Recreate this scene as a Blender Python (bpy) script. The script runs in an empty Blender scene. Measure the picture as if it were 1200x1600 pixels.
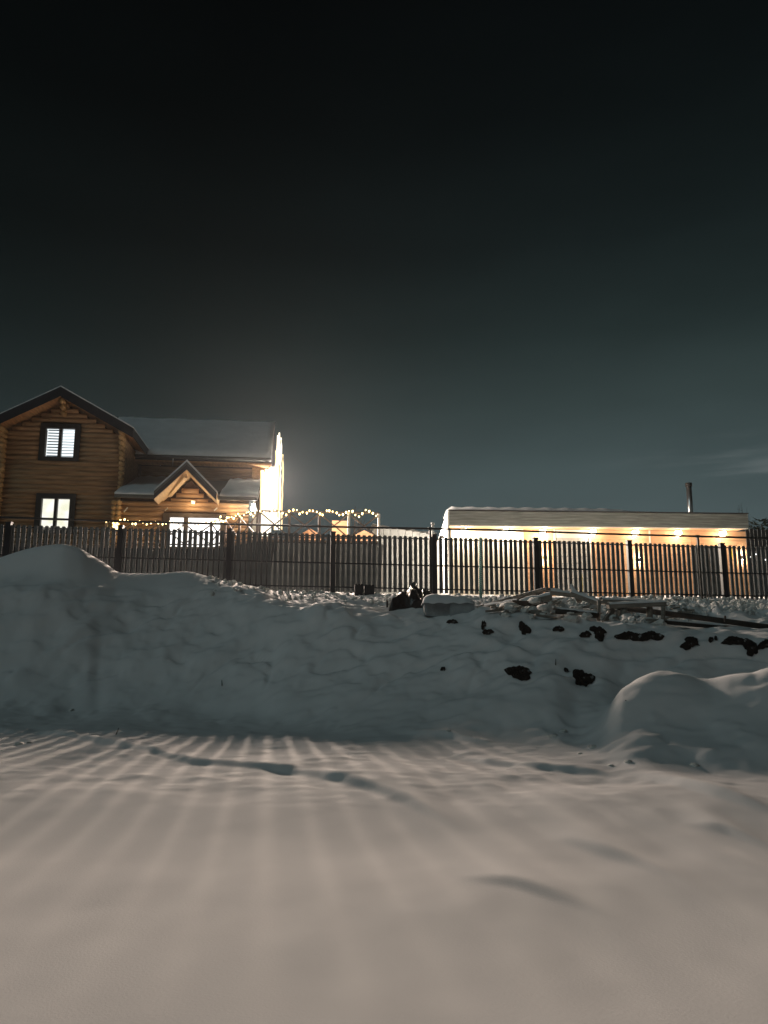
import bpy, math, random
import numpy as np
from math import sin, cos, tan, atan, radians, pi
from mathutils import Vector, Matrix

random.seed(7)
S = bpy.context.scene
COL = S.collection

# ------------------------------------------------------------------ camera, world, sun, exposure
EYE = 1.6
F = 1200.0                       # focal length in photo pixels (1200 x 1600)
TH = atan(212 / 1200)            # camera tilted up ten degrees
cam = bpy.data.cameras.new('camera')
cam.sensor_fit = 'VERTICAL'; cam.sensor_height = 36; cam.lens = 36 * F / 1600
cam.clip_start = 0.1; cam.clip_end = 3000
co = bpy.data.objects.new('camera', cam); COL.objects.link(co)
co.location = (0, 0, EYE); co.rotation_euler = (pi / 2 + TH, 0, 0)
S.camera = co

SUN_EL, SUN_AZ = 34, 232         # faint overcast night light from behind the camera
w = bpy.data.worlds.new('World'); S.world = w; w.use_nodes = True
nt = w.node_tree; nt.nodes.clear()
N = nt.nodes.new; L = nt.links.new
out = N('ShaderNodeOutputWorld'); bg = N('ShaderNodeBackground')
tc = N('ShaderNodeTexCoord'); sep = N('ShaderNodeSeparateXYZ'); L(tc.outputs['Generated'], sep.inputs[0])
ramp = N('ShaderNodeValToRGB'); L(sep.outputs['Z'], ramp.inputs[0])
e = ramp.color_ramp.elements
e[0].position = 0.0; e[0].color = (.058, .080, .081, 1)
e[1].position = 1.0; e[1].color = (.0028, .0032, .0035, 1)
for p, c in ((.14, (.052, .074, .078, 1)), (.22, (.041, .060, .062, 1)), (.30, (.025, .038, .038, 1)), (.38, (.013, .021, .021, 1)), (.48, (.0058, .0095, .0098, 1)), (.60, (.0028, .0045, .0048, 1)), (.75, (.0020, .0028, .0032, 1))):
    q = e.new(p); q.color = c
# glow of the settlement, stronger towards the right of the view
dot = N('ShaderNodeVectorMath'); dot.operation = 'DOT_PRODUCT'
gl = Vector((.46, .86, .26)).normalized(); dot.inputs[1].default_value = gl
L(tc.outputs['Generated'], dot.inputs[0])
mr = N('ShaderNodeMapRange'); mr.interpolation_type = 'SMOOTHSTEP'
L(dot.outputs['Value'], mr.inputs[0]); mr.inputs[1].default_value = .70; mr.inputs[2].default_value = 1.0
mr.inputs[3].default_value = .55; mr.inputs[4].default_value = 1.25
# thin cloud structure
mp = N('ShaderNodeMapping'); mp.inputs['Scale'].default_value = (1.5, 1.5, 5.0); L(tc.outputs['Generated'], mp.inputs[0])
ns = N('ShaderNodeTexNoise'); ns.inputs['Scale'].default_value = 1.6; ns.inputs['Detail'].default_value = 4; L(mp.outputs[0], ns.inputs[0])
mr2 = N('ShaderNodeMapRange'); L(ns.outputs[0], mr2.inputs[0]); mr2.inputs[1].default_value = .3; mr2.inputs[2].default_value = .72
mr2.inputs[3].default_value = .86; mr2.inputs[4].default_value = 1.16
m1 = N('ShaderNodeMath'); m1.operation = 'MULTIPLY'; L(mr.outputs[0], m1.inputs[0]); L(mr2.outputs[0], m1.inputs[1])
vm = N('ShaderNodeVectorMath'); vm.operation = 'SCALE'; L(ramp.outputs[0], vm.inputs[0]); L(m1.outputs[0], vm.inputs['Scale'])
# low lit cloud bands over the horizon to the right
mp3 = N('ShaderNodeMapping'); mp3.inputs['Scale'].default_value = (3.0, 3.0, 26.0); mp3.inputs['Rotation'].default_value = (0, .10, 0); L(tc.outputs['Generated'], mp3.inputs[0])
n3 = N('ShaderNodeTexNoise'); n3.inputs['Scale'].default_value = 1.3; n3.inputs['Detail'].default_value = 5; L(mp3.outputs[0], n3.inputs[0])
c3 = N('ShaderNodeMapRange'); c3.interpolation_type = 'SMOOTHSTEP'; L(n3.outputs[0], c3.inputs[0]); c3.inputs[1].default_value = .50; c3.inputs[2].default_value = .72; c3.inputs[4].default_value = .055
b3 = N('ShaderNodeMapRange'); b3.interpolation_type = 'SMOOTHSTEP'; L(sep.outputs['Z'], b3.inputs[0]); b3.inputs[1].default_value = .265; b3.inputs[2].default_value = .20
a3 = N('ShaderNodeMapRange'); a3.interpolation_type = 'SMOOTHSTEP'; L(sep.outputs['X'], a3.inputs[0]); a3.inputs[1].default_value = .22; a3.inputs[2].default_value = .44
p3 = N('ShaderNodeMath'); p3.operation = 'MULTIPLY'; L(c3.outputs[0], p3.inputs[0]); L(b3.outputs[0], p3.inputs[1])
p4 = N('ShaderNodeMath'); p4.operation = 'MULTIPLY'; L(p3.outputs[0], p4.inputs[0]); L(a3.outputs[0], p4.inputs[1])
cc = N('ShaderNodeCombineXYZ'); [L(p4.outputs[0], cc.inputs[k]) for k in range(3)]
vm0 = vm; vm = N('ShaderNodeVectorMath'); vm.operation = 'ADD'; L(vm0.outputs[0], vm.inputs[0]); L(cc.outputs[0], vm.inputs[1])
L(vm.outputs[0], bg.inputs[0]); bg.inputs[1].default_value = 1.0; L(bg.outputs[0], out.inputs[0])

sun = bpy.data.lights.new('faint_sky_light', 'SUN'); sun.energy = .24; sun.angle = radians(25); sun.color = (.70, .95, .98)
so = bpy.data.objects.new('faint_sky_light', sun); COL.objects.link(so)
_az, _el = radians(SUN_AZ), radians(SUN_EL)
sd = Vector((sin(_az) * cos(_el), cos(_az) * cos(_el), sin(_el)))
so.rotation_euler = sd.to_track_quat('Z', 'Y').to_euler()

S.view_settings.view_transform = 'Standard'; S.view_settings.look = 'None'
S.view_settings.exposure = 0; S.view_settings.gamma = 1; S.view_settings.use_curve_mapping = False
S.render.engine = 'CYCLES'
S.cycles.use_denoising = True
S.cycles.max_bounces = 6; S.cycles.diffuse_bounces = 3; S.cycles.volume_bounces = 0
S.cycles.sample_clamp_indirect = 3

# ------------------------------------------------------------------ picture geometry -> places
AL = atan(.12); CA, SA = cos(AL), sin(AL)        # the fence and houses are turned 6.8 degrees
def ray(px, py):
    X, V = (px - 600) / F, (800 - py) / F
    return X, cos(TH) - V * sin(TH), sin(TH) + V * cos(TH)
def at(px, py, Y):
    dx, dy, dz = ray(px, py); t = Y / dy
    return Vector((t * dx, Y, EYE + t * dz))
def pl(px, py, v):                                # -> (u, z) on the plane at distance v in the turned frame
    dx, dy, dz = ray(px, py); t = v / (dy * CA - dx * SA)
    x, y = t * dx, t * dy
    return x * CA + y * SA, EYE + t * dz
def U(px, v, py=820): return pl(px, py, v)[0]
def Z(py, v, px=600): return pl(px, py, v)[1]
def uv2w(u, v): return u * CA - v * SA, u * SA + v * CA

# ------------------------------------------------------------------ materials
def mat(name, col, rough=.7, vary=.15, scale=8, bump=0, bscale=None, metal=0, stretch=None, emit=None, es=0, spec=.3):
    m = bpy.data.materials.new(name); m.use_nodes = True
    t = m.node_tree; b = t.nodes['Principled BSDF']
    b.inputs['Roughness'].default_value = rough; b.inputs['Metallic'].default_value = metal
    b.inputs['Specular IOR Level'].default_value = spec
    tcn = t.nodes.new('ShaderNodeTexCoord'); mpn = t.nodes.new('ShaderNodeMapping')
    t.links.new(tcn.outputs['Object'], mpn.inputs[0])
    if stretch: mpn.inputs['Scale'].default_value = stretch
    n = t.nodes.new('ShaderNodeTexNoise'); n.inputs['Scale'].default_value = scale; n.inputs['Detail'].default_value = 5
    t.links.new(mpn.outputs[0], n.inputs[0])
    r = t.nodes.new('ShaderNodeValToRGB'); t.links.new(n.outputs[0], r.inputs[0])
    a, c = r.color_ramp.elements; a.position = .3; c.position = .7
    a.color = tuple(max(0, x * (1 - vary)) for x in col) + (1,); c.color = tuple(min(1, x * (1 + vary)) for x in col) + (1,)
    t.links.new(r.outputs[0], b.inputs['Base Color'])
    if bump:
        n2 = t.nodes.new('ShaderNodeTexNoise'); n2.inputs['Scale'].default_value = bscale or scale * 3; n2.inputs['Detail'].default_value = 6
        t.links.new(mpn.outputs[0], n2.inputs[0])
        bn = t.nodes.new('ShaderNodeBump'); bn.inputs['Strength'].default_value = 1; bn.inputs['Distance'].default_value = bump
        t.links.new(n2.outputs[0], bn.inputs['Height']); t.links.new(bn.outputs[0], b.inputs['Normal'])
    if emit:
        b.inputs['Emission Color'].default_value = (*emit, 1); b.inputs['Emission Strength'].default_value = es
    return m
M = {}
M['snow'] = mat('snow', (.80, .79, .79), .9, .03, 1.5, .0015, 60, spec=.06)
M['roof_snow'] = mat('roof_snow', (.74, .76, .78), .7, .05, 2, .02, 8)
M['shed_snow'] = mat('shaded_old_snow', (.42, .43, .43), .8, .1, 3, .01, 8)  # darker copy of the roof snow, shade put into its colour
M['rough_snow'] = mat('rough_snow', (.70, .69, .66), .75, .12, 6, .03, 14)
M['earth'] = mat('earth', (.020, .013, .011), .95, .5, 9, .05, 14)
M['slat'] = mat('slat_metal', (.085, .096, .10), .55, .25, 3, .0)
M['post'] = mat('post_metal', (.022, .024, .030), .5, .2, 3, metal=.3)
M['pipe'] = mat('pipe_paint', (.035, .035, .035), .6, .3, 6)
M['white_pipe'] = mat('white_pipe_paint', (.75, .75, .72), .5, .1, 6)
M['log'] = mat('log_wood', (.34, .215, .12), .65, .32, 3.5, .006, 20, stretch=(.35, 3, 3))
M['log_end'] = mat('log_end_wood', (.50, .31, .14), .7, .28, 6, .01, 22)
M['chink'] = mat('dark_joint', (.05, .028, .015), .9, .3, 5)
M['soffit'] = mat('soffit_wood', (.42, .23, .11), .6, .3, 4, .003, 20, stretch=(4, .5, 4))
M['pale_soffit'] = mat('pale_soffit_wood', (.66, .50, .32), .6, .15, 4, .003, 20, stretch=(4, .5, 4))
M['fascia'] = mat('dark_fascia', (.018, .020, .026), .55, .2, 4)
M['gutter'] = mat('gutter_metal', (.055, .065, .068), .5, .15, 4)
M['frame'] = mat('window_frame', (.045, .043, .042), .5, .2, 5)
M['greyframe'] = mat('grey_window_frame', (.10, .08, .065), .5, .2, 5)
M['board'] = mat('grey_board', (.22, .235, .22), .65, .28, 4, .004, 26, stretch=(.4, 4, 6))
M['cabwall'] = mat('cabin_wall', (.60, .36, .21), .7, .14, 3, .004, 12, stretch=(.5, 4, 4))
M['white_wall'] = mat('white_wall', (.78, .77, .72), .7, .05, 3)
M['grey_door'] = mat('grey_shutter', (.42, .43, .43), .6, .08, 3)
M['dark'] = mat('dark_boards', (.028, .030, .033), .85, .3, 4)
M['deck'] = mat('deck_boards', (.16, .12, .09), .8, .3, 5)
M['rail_wood'] = mat('railing_wood', (.13, .10, .085), .7, .25, 5)
M['white_paint'] = mat('white_paint', (.75, .72, .66), .6, .1, 5)
M['steel'] = mat('flue_steel', (.55, .55, .55), .28, .15, 4, metal=.9)
M['tarp'] = mat('black_tarp', (.006, .006, .007), .30, .4, 5, .02, 8, spec=.6)
M['timber'] = mat('weathered_timber', (.24, .215, .185), .8, .3, 6, .01, 24, stretch=(.6, 4, 4))
M['darktimber'] = mat('dark_timber', (.055, .045, .038), .85, .35, 6, .01, 24)
M['foam'] = mat('grey_block', (.26, .29, .30), .8, .25, 4, .02, 8)
M['bark'] = mat('bark', (.05, .040, .034), .9, .3, 10)
M['needles'] = mat('dark_foliage', (.025, .035, .022), .9, .4, 6)
def emi(name, col, s, alt=None, scale=3):
    m = bpy.data.materials.new(name); m.use_nodes = True; t = m.node_tree; t.nodes.clear()
    o = t.nodes.new('ShaderNodeOutputMaterial'); em = t.nodes.new('ShaderNodeEmission'); em.inputs[1].default_value = s
    em.inputs[0].default_value = (*col, 1)
    if alt:
        tcn = t.nodes.new('ShaderNodeTexCoord'); n = t.nodes.new('ShaderNodeTexNoise'); n.inputs['Scale'].default_value = scale
        t.links.new(tcn.outputs['Object'], n.inputs[0]); r = t.nodes.new('ShaderNodeValToRGB'); t.links.new(n.outputs[0], r.inputs[0])
        r.color_ramp.elements[0].position = .38; r.color_ramp.elements[1].position = .62
        r.color_ramp.elements[0].color = (*col, 1); r.color_ramp.elements[1].color = (*alt, 1)
        t.links.new(r.outputs[0], em.inputs[0])
    t.links.new(em.outputs[0], o.inputs[0]); return m
M['lit_cool'] = emi('lit_cool_room', (.90, .97, 1.0), 1.25)
M['lit_warm'] = emi('lit_kitchen', (1.0, .97, .90), 1.1, (.86, .86, .66), 2.2)
M['lit_white'] = emi('lit_white_room', (1.0, .97, .92), 2.2)
M['blind'] = mat('blind_slats', (.36, .52, .62), .6, .05, 5)
M['bulb'] = emi('warm_bulb', (1.0, .74, .30), 9)
M['led'] = emi('led_strand', (1.0, .92, .74), 2.2)  # glowing stand-in for the lens bloom at the gable end
M['led_warm'] = emi('led_strand_warm', (1.0, .74, .36), 1.7)  # yellow fringe of the bloom, given as strand colour
M['flood'] = emi('flood_lens', (1.0, .95, .86), 40)
M['globe'] = emi('yellow_globe', (1.0, .72, .22), 6)
M['globe_white'] = emi('white_globe', (1.0, .86, .62), 20)
M['spot'] = emi('spot_lens', (1.0, .90, .72), 60)
M['cable'] = mat('cable_plastic', (.10, .08, .04), .6, .2, 5)
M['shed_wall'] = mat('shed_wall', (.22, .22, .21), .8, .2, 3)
M['yellow_line'] = mat('yellow_paint', (.75, .62, .05), .5, .1, 5)

_r = [n for n in M['earth'].node_tree.nodes if n.type == 'VALTORGB'][0].color_ramp
_e = _r.elements.new(.705); _e.color = (.30, .31, .31, 1); _r.elements[1].position = .62; _r.elements[1].color = (.03, .021, .017, 1)
_r.elements[2].color = (.30, .31, .31, 1)
# ------------------------------------------------------------------ object helpers
class MB:
    def __init__(s): s.v = []; s.f = []
    def add(s, vs, fs):
        n = len(s.v); s.v += [tuple(p) for p in vs]; s.f += [tuple(i + n for i in f) for f in fs]; return s
    def box(s, x0, x1, y0, y1, z0, z1):
        vs = [(x0, y0, z0), (x1, y0, z0), (x1, y1, z0), (x0, y1, z0), (x0, y0, z1), (x1, y0, z1), (x1, y1, z1), (x0, y1, z1)]
        return s.add(vs, [(3, 2, 1, 0), (4, 5, 6, 7), (0, 1, 5, 4), (1, 2, 6, 5), (2, 3, 7, 6), (3, 0, 4, 7)])
    def prism(s, poly, d):                         # poly: coplanar points, d: extrusion vector
        n = len(poly); P = [Vector(p) for p in poly]; d = Vector(d)
        return s.add(P + [p + d for p in P], [tuple(range(n))[::-1], tuple(range(n, 2 * n))] + [(i, (i + 1) % n, n + (i + 1) % n, n + i) for i in range(n)])
    def tube(s, pts, r, n=8, r1=None):
        P = [Vector(p) for p in pts]; k = len(P); vs = []; fs = []
        for i, p in enumerate(P):
            d = (P[min(i + 1, k - 1)] - P[max(i - 1, 0)]).normalized()
            a = d.cross(Vector((0, 0, 1)));
            if a.length < .05: a = d.cross(Vector((0, 1, 0)))
            a.normalize(); b = d.cross(a); rr = r if r1 is None else r + (r1 - r) * i / max(1, k - 1)
            vs += [p + (a * cos(2 * pi * j / n) + b * sin(2 * pi * j / n)) * rr for j in range(n)]
        for i in range(k - 1):
            fs += [(i * n + j, i * n + (j + 1) % n, (i + 1) * n + (j + 1) % n, (i + 1) * n + j) for j in range(n)]
        fs += [tuple(range(n))[::-1], tuple((k - 1) * n + j for j in range(n))]
        return s.add(vs, fs)
    def bar(s, p, q, wd, ht):                      # rectangular bar from p to q
        p, q = Vector(p), Vector(q); d = (q - p).normalized(); a = d.cross(Vector((0, 0, 1)))
        if a.length < .05: a = Vector((1, 0, 0))
        a.normalize(); b = a.cross(d); a = a * wd / 2; b = b * ht / 2
        return s.add([p - a - b, p + a - b, p + a + b, p - a + b, q - a - b, q + a - b, q + a + b, q - a + b],
                     [(3, 2, 1, 0), (4, 5, 6, 7), (0, 1, 5, 4), (1, 2, 6, 5), (2, 3, 7, 6), (3, 0, 4, 7)])
    def mesh(s, name, m, off=(0, 0, 0), smooth=False):
        me = bpy.data.meshes.new(name)
        me.from_pydata([(x - off[0], y - off[1], z - off[2]) for x, y, z in s.v], [], s.f)
        me.materials.append(m)
        me.update()
        if smooth: me.shade_smooth()
        return me
def tag(o, label=None, cat=None, group=None, kind=None):
    for k, v in (('label', label), ('category', cat), ('group', group), ('kind', kind)):
        if v: o[k] = v
    return o
OFF = {}
def thing(name, label, cat, u, v, z, group=None, rot=AL):
    """Empty at the base of a thing; its parts are given in the turned (u, v, z) frame"""
    o = bpy.data.objects.new(name, None); o.empty_display_size = .3; COL.objects.link(o)
    x, y = uv2w(u, v); o.location = (x, y, z); o.rotation_euler = (0, 0, rot); OFF[o.name] = (u, v, z)
    return tag(o, label, cat, group)
def part(name, mb, m, root, smooth=False, parent=None, label=None, kind=None):
    off = OFF[root.name]; me = mb.mesh(name, m, off, smooth)
    o = bpy.data.objects.new(name, me); COL.objects.link(o); o.parent = parent or root
    return tag(o, label, kind=kind)
def single(name, mb, m, label, cat, u, v, z, group=None, kind=None, smooth=False):
    me = mb.mesh(name, m, (u, v, z), smooth); o = bpy.data.objects.new(name, me); COL.objects.link(o)
    x, y = uv2w(u, v); o.location = (x, y, z); o.rotation_euler = (0, 0, AL)
    return tag(o, label, cat, group, kind)
def light(name, kind, u, v, z, energy, color, size=.05, aim=None, cone=None, blend=.5):
    l = bpy.data.lights.new(name, kind); l.energy = energy; l.color = color
    l.shadow_soft_size = size
    o = bpy.data.objects.new(name, l); COL.objects.link(o); x, y = uv2w(u, v); o.location = (x, y, z)
    if cone: l.spot_size = radians(cone); l.spot_blend = blend
    if aim is not None: o.rotation_euler = (Vector(aim) - Vector((x, y, z))).to_track_quat('-Z', 'Y').to_euler()
    return o

# ------------------------------------------------------------------ noise and terrain
_rs = np.random.RandomState(11); _T = _rs.rand(256, 256)
def vn(x, y):
    xi = np.floor(x).astype(int); yi = np.floor(y).astype(int); fx = x - xi; fy = y - yi
    fx = fx * fx * fx * (fx * (fx * 6 - 15) + 10); fy = fy * fy * fy * (fy * (fy * 6 - 15) + 10)
    g = lambda a, b: _T[a & 255, b & 255]
    return ((g(xi, yi) * (1 - fx) + g(xi + 1, yi) * fx) * (1 - fy) + (g(xi, yi + 1) * (1 - fx) + g(xi + 1, yi + 1) * fx) * fy) * 2 - 1
def fbm(x, y, o=4):
    r = 0; a = 1; f = 1
    for i in range(o):
        c, s_ = cos(i * 1.1), sin(i * 1.1)
        r = r + a * vn((x * c - y * s_) * f + 17.3 * i, (x * s_ + y * c) * f + 9.1 * i); a *= .5; f *= 2.03
    return r
def sm(a, b, t): t = np.clip((t - a) / (b - a), 0, 1); return t * t * (3 - 2 * t)

def zpy(py, Y): V = (800 - py) / F; return EYE + Y * tan(TH + atan(V))
FENCE_V = 20.85
# profiles down the snow bank: (distance, picture row) along lines of sight; rows become heights
PROF = {
 -260: [(9, 1210), (14, 1130), (15.6, 1100), (17.0, 1010), (18.4, 925), (19.0, 912)],
 -60: [(9, 1210), (14, 1128), (15.4, 1105), (16.6, 1005), (17.3, 935), (17.7, 917), (18.1, 908), (18.5, 893), (19.0, 897)],
 0: [(9, 1212), (14, 1130), (15.4, 1106), (16.6, 1000), (17.3, 930), (17.7, 914), (18.1, 900), (18.5, 870), (19.0, 876)],
 50: [(9, 1213), (14, 1132), (15.4, 1108), (16.6, 998), (17.3, 928), (17.7, 912), (18.1, 892), (18.5, 855), (19.0, 860)],
 92: [(9, 1213), (14, 1134), (15.4, 1110), (16.7, 998), (17.4, 929), (17.9, 903), (18.5, 850), (19.0, 855)],
 120: [(9, 1213), (14, 1135), (15.4, 1111), (16.7, 999), (17.5, 930), (18.0, 903), (18.6, 856), (19.0, 860)],
 145: [(9, 1213), (14, 1136), (15.3, 1112), (16.7, 1003), (17.6, 934), (18.2, 903), (18.8, 870), (19.2, 874)],
 166: [(9, 1213), (14, 1136), (15.3, 1113), (16.8, 1007), (17.7, 938), (18.4, 903), (18.9, 882), (19.3, 886)],
 185: [(9, 1212), (14, 1136), (15.2, 1114), (16.8, 1010), (17.8, 942), (18.6, 904), (19.0, 894), (19.4, 897)],
 240: [(9, 1213), (14, 1136), (15.1, 1116), (16.8, 1010), (17.9, 942), (18.8, 904), (19.2, 896), (19.6, 898)],
 288: [(9, 1213), (13.8, 1140), (14.9, 1120), (16.7, 1010), (17.9, 938), (18.8, 901), (19.2, 893), (19.7, 896)],
 345: [(9, 1214), (13.6, 1143), (14.6, 1126), (16.5, 1010), (17.8, 937), (18.6, 912), (19.0, 907), (19.7, 907)],
 400: [(9, 1215), (13.2, 1146), (14.2, 1129), (16.2, 1010), (17.4, 938), (17.9, 929), (18.6, 923), (19.5, 917)],
 460: [(9, 1215), (12.4, 1155), (13.6, 1134), (15.6, 1015), (16.9, 946), (17.5, 943), (18.2, 940), (19.3, 932)],
 560: [(9, 1215), (11.7, 1163), (12.9, 1136), (15.0, 1020), (16.2, 951), (16.7, 947.5), (17.8, 946.5), (19.0, 940)],
 680: [(9, 1216), (10.8, 1180), (12.1, 1148), (14.4, 1028), (15.6, 958), (16.1, 952.5), (17.4, 951), (18.9, 944)],
 780: [(8.9, 1218), (10.0, 1196), (11.4, 1158), (13.7, 1038), (14.9, 962), (15.4, 957), (17.2, 955), (18.9, 947)],
 860: [(8.6, 1225), (9.6, 1207), (10.9, 1170), (13.2, 1055), (14.6, 975), (15.1, 968.5), (17.0, 965), (18.9, 952)],
 895: [(8.5, 1228), (9.4, 1212), (10.6, 1176), (12.0, 1130), (13.4, 1047), (14.5, 980), (15.0, 971), (17.0, 967), (18.9, 954)],
 925: [(8.4, 1231), (9.3, 1214), (10.3, 1180), (11.3, 1142), (12.4, 1108), (13.5, 1042), (14.5, 982), (15.0, 975), (17.0, 969), (18.9, 955)],
 965: [(8.3, 1233), (9.3, 1212), (10.4, 1160), (11.7, 1072), (12.7, 1095), (13.7, 1037), (14.5, 984), (15.0, 978), (17.0, 971), (18.9, 956)],
 1030: [(8.2, 1237), (9.2, 1215), (10.6, 1135), (11.8, 1047), (12.7, 1086), (13.7, 1040), (14.5, 986), (15.0, 979), (17.0, 972), (18.9, 957)],
 1090: [(8.0, 1242), (9.0, 1220), (10.5, 1138), (11.8, 1060), (12.7, 1090), (13.7, 1042), (14.5, 992), (15.0, 984), (17.0, 975), (18.9, 958)],
 1130: [(7.9, 1247), (8.9, 1224), (10.4, 1138), (11.7, 1053), (12.7, 1086), (13.7, 1043), (14.5, 993), (15.0, 985), (17.0, 976), (18.9, 960)],
 1200: [(7.8, 1254), (8.8, 1230), (10.3, 1135), (11.6, 1042), (12.7, 1082), (13.7, 1045), (14.5, 998), (15.0, 990), (17.0, 979), (18.9, 962)],
 1400: [(7.6, 1262), (8.6, 1236), (10.3, 1135), (11.6, 1045), (12.7, 1082), (13.7, 1048), (14.5, 1002), (15.0, 995), (17.0, 983), (18.9, 965)],
}
def pchip(xs, ys, x):
    xs = np.array(xs, float); ys = np.array(ys, float); h = np.diff(xs); d = np.diff(ys) / h
    m = np.zeros_like(ys)
    for i in range(1, len(xs) - 1):
        if d[i - 1] * d[i] > 0:
            w1 = 2 * h[i] + h[i - 1]; w2 = h[i] + 2 * h[i - 1]; m[i] = (w1 + w2) / (w1 / d[i - 1] + w2 / d[i])
    m[0], m[-1] = d[0], d[-1] * 0
    x = np.clip(x, xs[0], xs[-1]); i = np.clip(np.searchsorted(xs, x) - 1, 0, len(h) - 1); t = (x - xs[i]) / h[i]
    return ys[i] * (1 + 2 * t) * (1 - t) ** 2 + m[i] * h[i] * t * (1 - t) ** 2 + ys[i + 1] * t * t * (3 - 2 * t) + m[i + 1] * h[i] * t * t * (t - 1)
def fence_base(x): return 3.03 - .012 * x
YG = np.linspace(0, 40, 801); SG = []; TAB = []
for px, pr in sorted(PROF.items()):
    s_ = (px - 600) / F; Yf = 21 / (1 - .12 * s_)
    ys = [0, 3.5, 6.0] + [p[0] for p in pr] + [Yf + .1, Yf + 3, 40]
    zb = fence_base(s_ * Yf)
    zs = [-.02, -.02, 0.0] + [zpy(p[1], p[0]) for p in pr] + [zb, 3.15, 3.2]
    SG.append(s_); TAB.append(pchip(ys, zs, YG))
SG = np.array(SG); TAB = np.array(TAB)
# smooth across the lines of sight by resampling
SF = np.linspace(SG[0], SG[-1], 500)
TF = np.array([pchip(SG, TAB[:, j], SF) for j in range(len(YG))]).T
def gpt(px, py, z=0.05):
    dx, dy, dz = ray(px, py); t = (z - EYE) / dz; return (t * dx, t * dy)
# wind-drift edges in the flat foreground, drawn on the ground
DRIFT = [
 ([(40, 1160), (130, 1172), (200, 1187), (300, 1207), (400, 1217), (500, 1228), (570, 1243), (640, 1262), (700, 1285), (745, 1302)], .068, 1.0),
 ([(700, 1196), (760, 1206), (830, 1213), (920, 1221), (1000, 1228)], .07, .7),
 ([(960, 1222), (1010, 1233), (1100, 1256), (1200, 1278), (1300, 1300)], .10, .8),
 ([(840, 1300), (900, 1314), (1000, 1341), (1075, 1366), (1130, 1395), (1200, 1430)], .06, .6),
 ([(700, 1360), (800, 1370), (900, 1395), (1000, 1430)], .04, .6),
 ([(470, 1160), (510, 1157), (545, 1163)], .04, .3),
 ([(600, 1170), (700, 1176), (800, 1190)], .06, .4),
 ([(1060, 1292), (1130, 1300), (1220, 1322), (1300, 1340)], .08, .5),
 ([(1060, 1185), (1120, 1200), (1230, 1212)], .06, .4),
 ([(1000, 1290), (1080, 1322), (1200, 1352)], .05, .5),
 ([(-60, 1150), (0, 1160), (50, 1166)], .05, .3),
]
DR = [([gpt(*p) for p in pts], a, wd) for pts, a, wd in DRIFT]
def height(x, y):
    x = np.asarray(x, float); y = np.asarray(y, float)
    yc = np.clip(y, 2.0, 39.9); s_ = np.clip(x / yc, SF[0], SF[-1])
    fi = (s_ - SF[0]) / (SF[1] - SF[0]); i = np.clip(fi.astype(int), 0, len(SF) - 2); fi = fi - i
    fj = yc / (YG[1] - YG[0]); j = np.clip(fj.astype(int), 0, len(YG) - 2); fj = fj - j
    z = (TF[i, j] * (1 - fi) + TF[i + 1, j] * fi) * (1 - fj) + (TF[i, j + 1] * (1 - fi) + TF[i + 1, j + 1] * fi) * fj
    v = y * CA - x * SA
    bank = sm(.5, 1.2, z) * (1 - sm(FENCE_V - 2.6, FENCE_V - 1.6, v))
    leftness = 1 - sm(.2, .42, s_)
    smooth_mound = sm(0, 1.2, np.hypot((x + 7.9) / 1.9, (y - 18.4) / 1.0))
    # lumpy, slumped face of the snow bank
    calm = 1 - .72 * sm(.27, .34, s_) * (1 - sm(12.6, 13.4, y))
    z = z + bank * smooth_mound * calm * (.10 * fbm(x * .8, y * .9 + z, 3) + .055 * (.45 + .55 * leftness) * fbm(x * 2.1 + 5, y * 1.2 + z * 3.2, 3) - .07 * np.clip(.22 - np.abs(fbm(x * .55 - y * .6, y * .45 + z * .8, 3)), 0, 1) / .22)
    # foot of the bank: soft lumps
    foot = np.exp(-((z - .45) / .35) ** 2) * sm(7, 9, y)
    z = z + foot * (.045 * fbm(x * 1.2 + 3, y * 1.6, 3) + .03 * np.clip(fbm(x * 3.5, y * 4, 2), 0, 1))
    # foreground: low wind waves, longer than wide, running down to the right
    fg = (1 - sm(.45, .9, z))
    a, b = x * .92 + y * .38, -x * .38 + y * .92
    z = z + fg * ((.010 + .016 * sm(-1.5, 2.5, x)) * fbm(a * .3, b * .8, 2) + .0025 * fbm(a * 1.6, b * 2.0, 2))
    for pts, A, wd in DR:
        X = np.array([p[0] for p in pts]); Y = np.array([p[1] for p in pts])
        yc2 = np.interp(x, X, Y) + .02 * np.sin(x * 3.1)
        sl_ = np.interp(x, (X[1:] + X[:-1]) / 2, np.diff(Y) / np.diff(X)); d = (y - yc2) / np.sqrt(1 + sl_ ** 2)
        ends = sm(X[0], X[0] + .5, x) * (1 - sm(X[-1] - .6, X[-1], x))
        z = z + ends * A * (sm(-.13, .06, d) * np.exp(-np.clip(d, 0, 9) / wd) - .3 * np.exp(-np.clip(-d - .22, 0, 9) / wd) * (1 - sm(-.5, -.1, d)))
    # churned strip in front of and under the fence
    strip = sm(FENCE_V - 2.7 - .9 * sm(4, 7, x), FENCE_V - 1.9 - .7 * sm(4, 7, x), v) * (1 - sm(FENCE_V + 1.5, FENCE_V + 3, v)) * sm(-4.0, -1.5, x)
    rough = .35 + .65 * sm(6, 7.6, x)
    rid = np.abs(fbm(x * 1.9, y * 1.9 + 4, 4))
    z = z + strip * rough * (.20 * (.55 - rid) + .05 * fbm(x * 7, y * 7, 2))
    # far snow ridge behind the gardens
    far = sm(50, 140, y)
    z = z + far * (6.0 + 3.0 * np.sin(x * .016 + .8) + 1.5 * fbm(x * .02, y * .02, 2))
    return z
def hz(x, y): return float(height(np.array([x]), np.array([y]))[0])
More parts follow.
